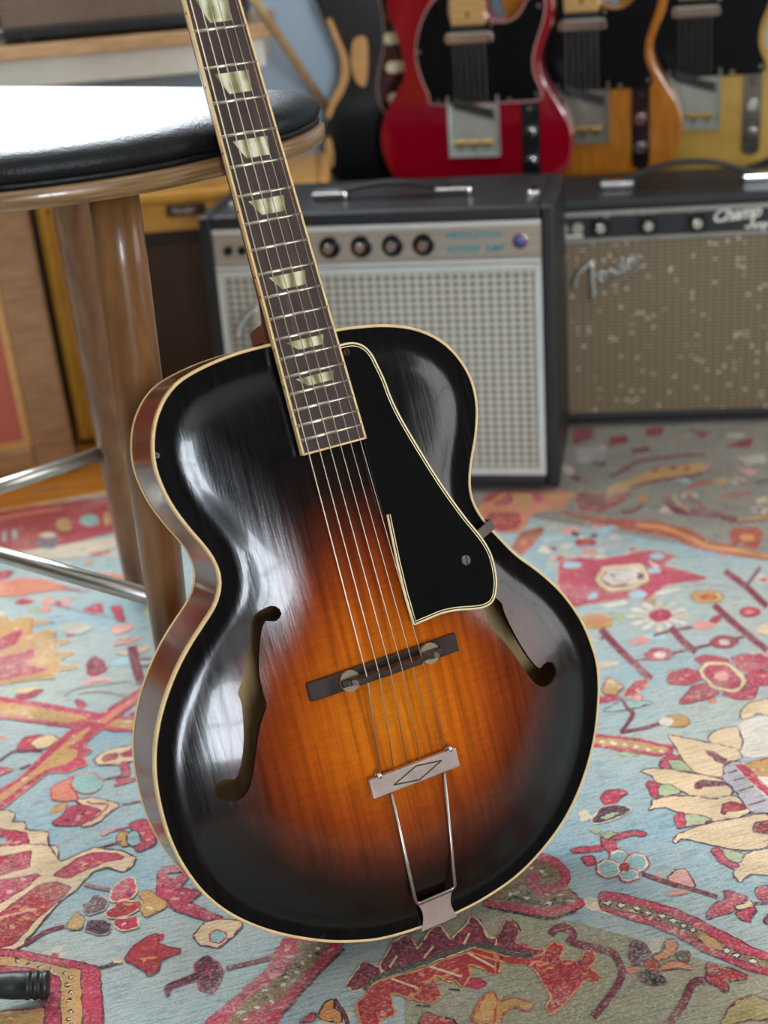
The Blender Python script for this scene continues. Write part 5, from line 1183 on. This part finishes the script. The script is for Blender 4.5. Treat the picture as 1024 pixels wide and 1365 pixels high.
        for q in ([(-128,278),(-134,300),(-126,300),(-116,270),(-107,245),(-104,222),(-108,200),(-120,178),(-134,160),(-140,148),(-146,140),(-150,150),(-140,172),(-124,196),(-117,222),(-118,245)], [(-82,270),(-94,262),(-100,235),(-98,208),(-90,192),(-80,190),(-74,210),(-70,245),(-72,266)], [(-152,60),(-158,90),(-154,110),(-146,104),(-144,80),(-146,62)]):
            pp = smoothline(mm(q), 3, True); MB().prism(pp, zf-.004, zf+.0003, fn=f).build('bare_wood_patch', bw, bo)
        MB().prism(mm([(-38,60),(38,60),(38,112),(-38,112)]), zf, zf+.004, fn=f).build('bridge_plate', MT['chrome'], root, bevel=.001)
        for q in (-26, -16, -5, 5, 16, 26): MB().prism(mm([(q-4,80),(q+4,80),(q+4,100),(q-4,100)]), zf+.004, zf+.009, fn=f).build('saddle', MT['steel'], root)
        yn = .292; wn = .056
    # neck and head
    m = MB(); ring = []
    yN = .835
    for y, w in ((yn, wn), (yN, .043)):
        ring.append([(-w/2, y, zf+.010), (w/2, y, zf+.010), (w/2, y, zf+.004), (w*.3, y, zf-.010), (-w*.3, y, zf-.010), (-w/2, y, zf+.004)])
    vs = [f(p) for g in ring for p in g]; m.add(vs, [(5, 4, 3, 2, 1, 0), (6, 7, 8, 9, 10, 11)]+[(i, (i+1) % 6, (i+1) % 6+6, i+6) for i in range(6)])
    no = m.build('neck', maple, root, bevel=.002)
    sc0 = .095
    for nf in range(14, 22):
        y = sc0+.648*2**(-nf/12); w = wn-.013*(y-yn)/(yN-yn)
        MB().prism([(-w/2, y-.0009), (w/2, y-.0009), (w/2, y+.0009), (-w/2, y+.0009)], zf+.0098, zf+.0108, fn=f).build('fret', MT['fret'], no)
    yy = sc0+.648*(2**(-20/12)+2**(-21/12))/2
    MB().cyl(f((0, yy, zf+.0095)), f((0, yy, zf+.0103)), .0032, n=12).build('position_dot', MT['knob'], no)
    hd = MB(); hd.prism([(-.022,.83),(.022,.83),(.03,.85),(.035,.9),(.03,.985),(.012,1.0),(-.02,.995),(-.036,.96),(-.034,.86)], zf-.012, zf+.002, fn=f); ho = hd.build('headstock', maple, root, bevel=.003)
    for i in range(6):
        y = .855+i*.023; m = MB(); m.tube([f((-.018+i*.002, y, zf)), f((-.018+i*.002, y, zf+.014))], .003, 8); m.tube([f((-.036, y, zf-.005)), f((-.058, y, zf-.005))], [.003, .006], 8); m.build('tuner', MT['chrome'], ho, True)
    for i in range(6):
        t = i/5-.5; MB().tube([f((t*.052, .094, zf+.0125)), f((t*.036, .838, zf+.0125))], .00016, 4).build('string', MT['steel'], root)
    return root, P, b0
def edge_kind(n): return n.split('_')[0]
MT['brass'] = plain('brass', '#c29a4e', .3, 1., .1)
amber = wood('butterscotch_body', '#96550f', '#b57324', .25, (24, 24, 3), .5)
k = NT('aged_blond_body'); f_ = k.noise(k.tex((6, 6, 2)), 2, 4); k.base(k.ramp(f_, [(.3, S('#a5823a')), (.7, S('#bf9a4c'))])); k.set(Roughness=.25, Coat_Weight=.5); blond = k.m
redp = plain('candy_red_lacquer', '#860419', .12, 0, .08, coat=.8)
blackp = plain('black_lacquer', '#0a0a0c', .2, 0, .1, coat=.3)
rack = []
GY = 2.262; gyaw = -.30
rack.append(electric('black_worn', (555, 203), GY+.122, 0., 'strat', blackp, 'worn black electric guitar with tortoise-shell pickguard and bare wood patches'))
rack.append(electric('red_slab', (638, 208), GY, gyaw, 'tele', redp, 'bright red electric guitar with black pickguard', plain('pinkish_edge', '#b08078', .4)))
rack.append(electric('amber_slab', (781, 190), GY+.022, gyaw, 'tele', amber, 'amber wood-grain electric guitar with black pickguard', None))
rack.append(electric('blond_slab', (926, 172), GY+.044, gyaw, 'tele', blond, 'pale yellow electric guitar with black pickguard and dull grey hardware', None))
def build_rack():
    zb = min(r[2] for r in rack)
    root = empty('guitar_rack', (.36, 2.33, 0), 0, 'black guitar rack holding the electric guitars behind the amplifiers', 'rack')
    for (r, P, b0) in rack:
        x = P[0]-.36; y = P[1]-2.33
        m = MB(); m.box((x-.0, y, b0-.0105), (.07, .05, .022)); m.build('padded_rest', MT['rubber'], root, bevel=.006)
        m = MB(); m.tube([(x, y+.02, b0-.016), (x, .11, b0-.016)], .008, 10); m.build('rest_arm', MT['tolex2'], root)
        m = MB(); m.tube([(x, y+.035, .79+b0), (x, .11, .79+b0)], .008, 10); m.tube([(x-.035, y-.005, .79+b0), (x-.035, y+.035, .79+b0), (x+.035, y+.035, .79+b0), (x+.035, y-.005, .79+b0)], .006, 8); m.build('neck_yoke', MT['rubber'], root)
    for x in (-.27, .42):
        m = MB(); m.tube([(x, .11, -.006), (x, .11, 1.16)], .012, 12); m.tube([(x, -.10, .006), (x, .12, .006)], .012, 12); m.build('upright', MT['tolex2'], root, True)
    for z in sorted({round(r[2]-.016, 3) for r in rack})[:1]+[.79+zb]:
        MB().tube([(-.28, .11, z), (.43, .11, z)], .011, 12).build('rail', MT['tolex2'], root, True)
build_rack()

# ------------------------------------------------------------------ shelf, its amplifier, rod
def build_shelf():
    yf = 2.22; x0, x1 = -1.5, -.112
    root = empty('wall_shelf', (-.7, RY1, .60), 0, 'light wooden wall shelf with white apron below', 'shelf'); L = (.7, -RY1, -.60)
    pine = wood('light_pine', '#b98d5f', '#d8b188', .45, (3, 14, 14), .1)
    MB().bx(x0, x1, yf, RY1, .612, .634).build('shelf_board', pine, root, bevel=.003, loc=L)
    MB().bx(x0, x1-.012, yf+.014, RY1, .568, .612).build('apron', MT['whitepaint'], root, bevel=.002, loc=L)
    return yf
build_shelf()
def build_small_amp():
    W_, H_, D_ = .40, .34, .17
    root = empty('practice_amplifier', (-.347, 2.226, .634), .0, 'small black amplifier with brown grille cloth standing on the shelf', 'amplifier')
    cabinet(root, W_, H_, D_, .01, MT['tolex2'], .018, .006)
    MB().bx(-W_/2+.018, W_/2-.018, .012, .02, .024, H_-.012).build('grille_cloth', grille_brown('taupe_grille', '#5d4a3c', '#8a7462'), root)
    for sx in (-1, 1):
        MB().bx(min(sx*W_/2, sx*(W_/2-.022)), max(sx*W_/2, sx*(W_/2-.022)), -.002, .02, .004, .026).build('corner_cap', MT['chrome'], root, bevel=.004)
        for y in (.03, D_-.03): MB().cyl((sx*(W_/2-.05), y, 0), (sx*(W_/2-.05), y, .0065), .01, n=12).build('foot', MT['rubber'], root)
build_small_amp()
a, b = ony(352, 19, 2.196), ony(431, 137, 2.425); dv = b-a; a2 = a-dv*.16; b2 = a+dv*1.17
rod = MB().tube([tuple(a2), tuple(a), tuple(b), tuple(b2)], .0078, 12).build('wooden_rod', wood('rod_wood', '#a98a62', '#c9ab82', .5, (8, 8, 3)), None, True)
tag(rod, 'thin light wooden rod slanting down past the end of the shelf', 'rod')

# ------------------------------------------------------------------ microphone stand foot at the near left corner
def build_mic_stand():
    r = .0118
    e = onf(66, 1313, r); s = onf(0, 1322, r*1.05); d = (s-e)/np.linalg.norm(s-e)
    hub = e+d*.34; hub[2] = .075
    root = empty('microphone_stand', (hub[0], hub[1], 0), 0, 'black-footed microphone stand leg lying on the rug corner', 'stand'); L = (-hub[0], -hub[1], 0)
    def leg(tip, dirv):
        tip = np.array(tip); dirv = np.array(dirv); top = tip+dirv*.34; top[2] = .075
        v = (top-tip)/np.linalg.norm(top-tip); p = lambda t: tuple(tip+v*t)
        m = MB(); m.tube([p(.03), tuple(top)], .0078, 16); m.build('leg', MT['steel'], root, True, loc=L)
        m = MB(); prof = [(0, .0105), (.0015, .0122), (.006, .0122), (.0065, .0112), (.009, .0112), (.0095, .0122), (.0125, .0122), (.013, .0112), (.0155, .0112), (.016, .0121), (.019, .0121), (.0195, .0114), (.03, .0116), (.044, .0104), (.047, .0094)]
        m.tube([p(t) for t, _ in prof], [q for _, q in prof], 24); m.build('rubber_foot', MT['rubber'], root, True, loc=L)
    leg(e, d)
    for an in (2.094, -2.094):
        c, s2 = math.cos(an), math.sin(an); d2 = np.array([d[0]*c-d[1]*s2, d[0]*s2+d[1]*c, 0]); leg(np.array([hub[0], hub[1], r])-d2*.34, d2)
    m = MB(); m.cyl((0, 0, .05), (0, 0, .11), .02, .016, 18); m.build('hub', MT['rubber'], root)
    m = MB(); m.cyl((0, 0, .05), (0, 0, .62), .008, n=14); m.build('pole', MT['steel'], root, True)
build_mic_stand()
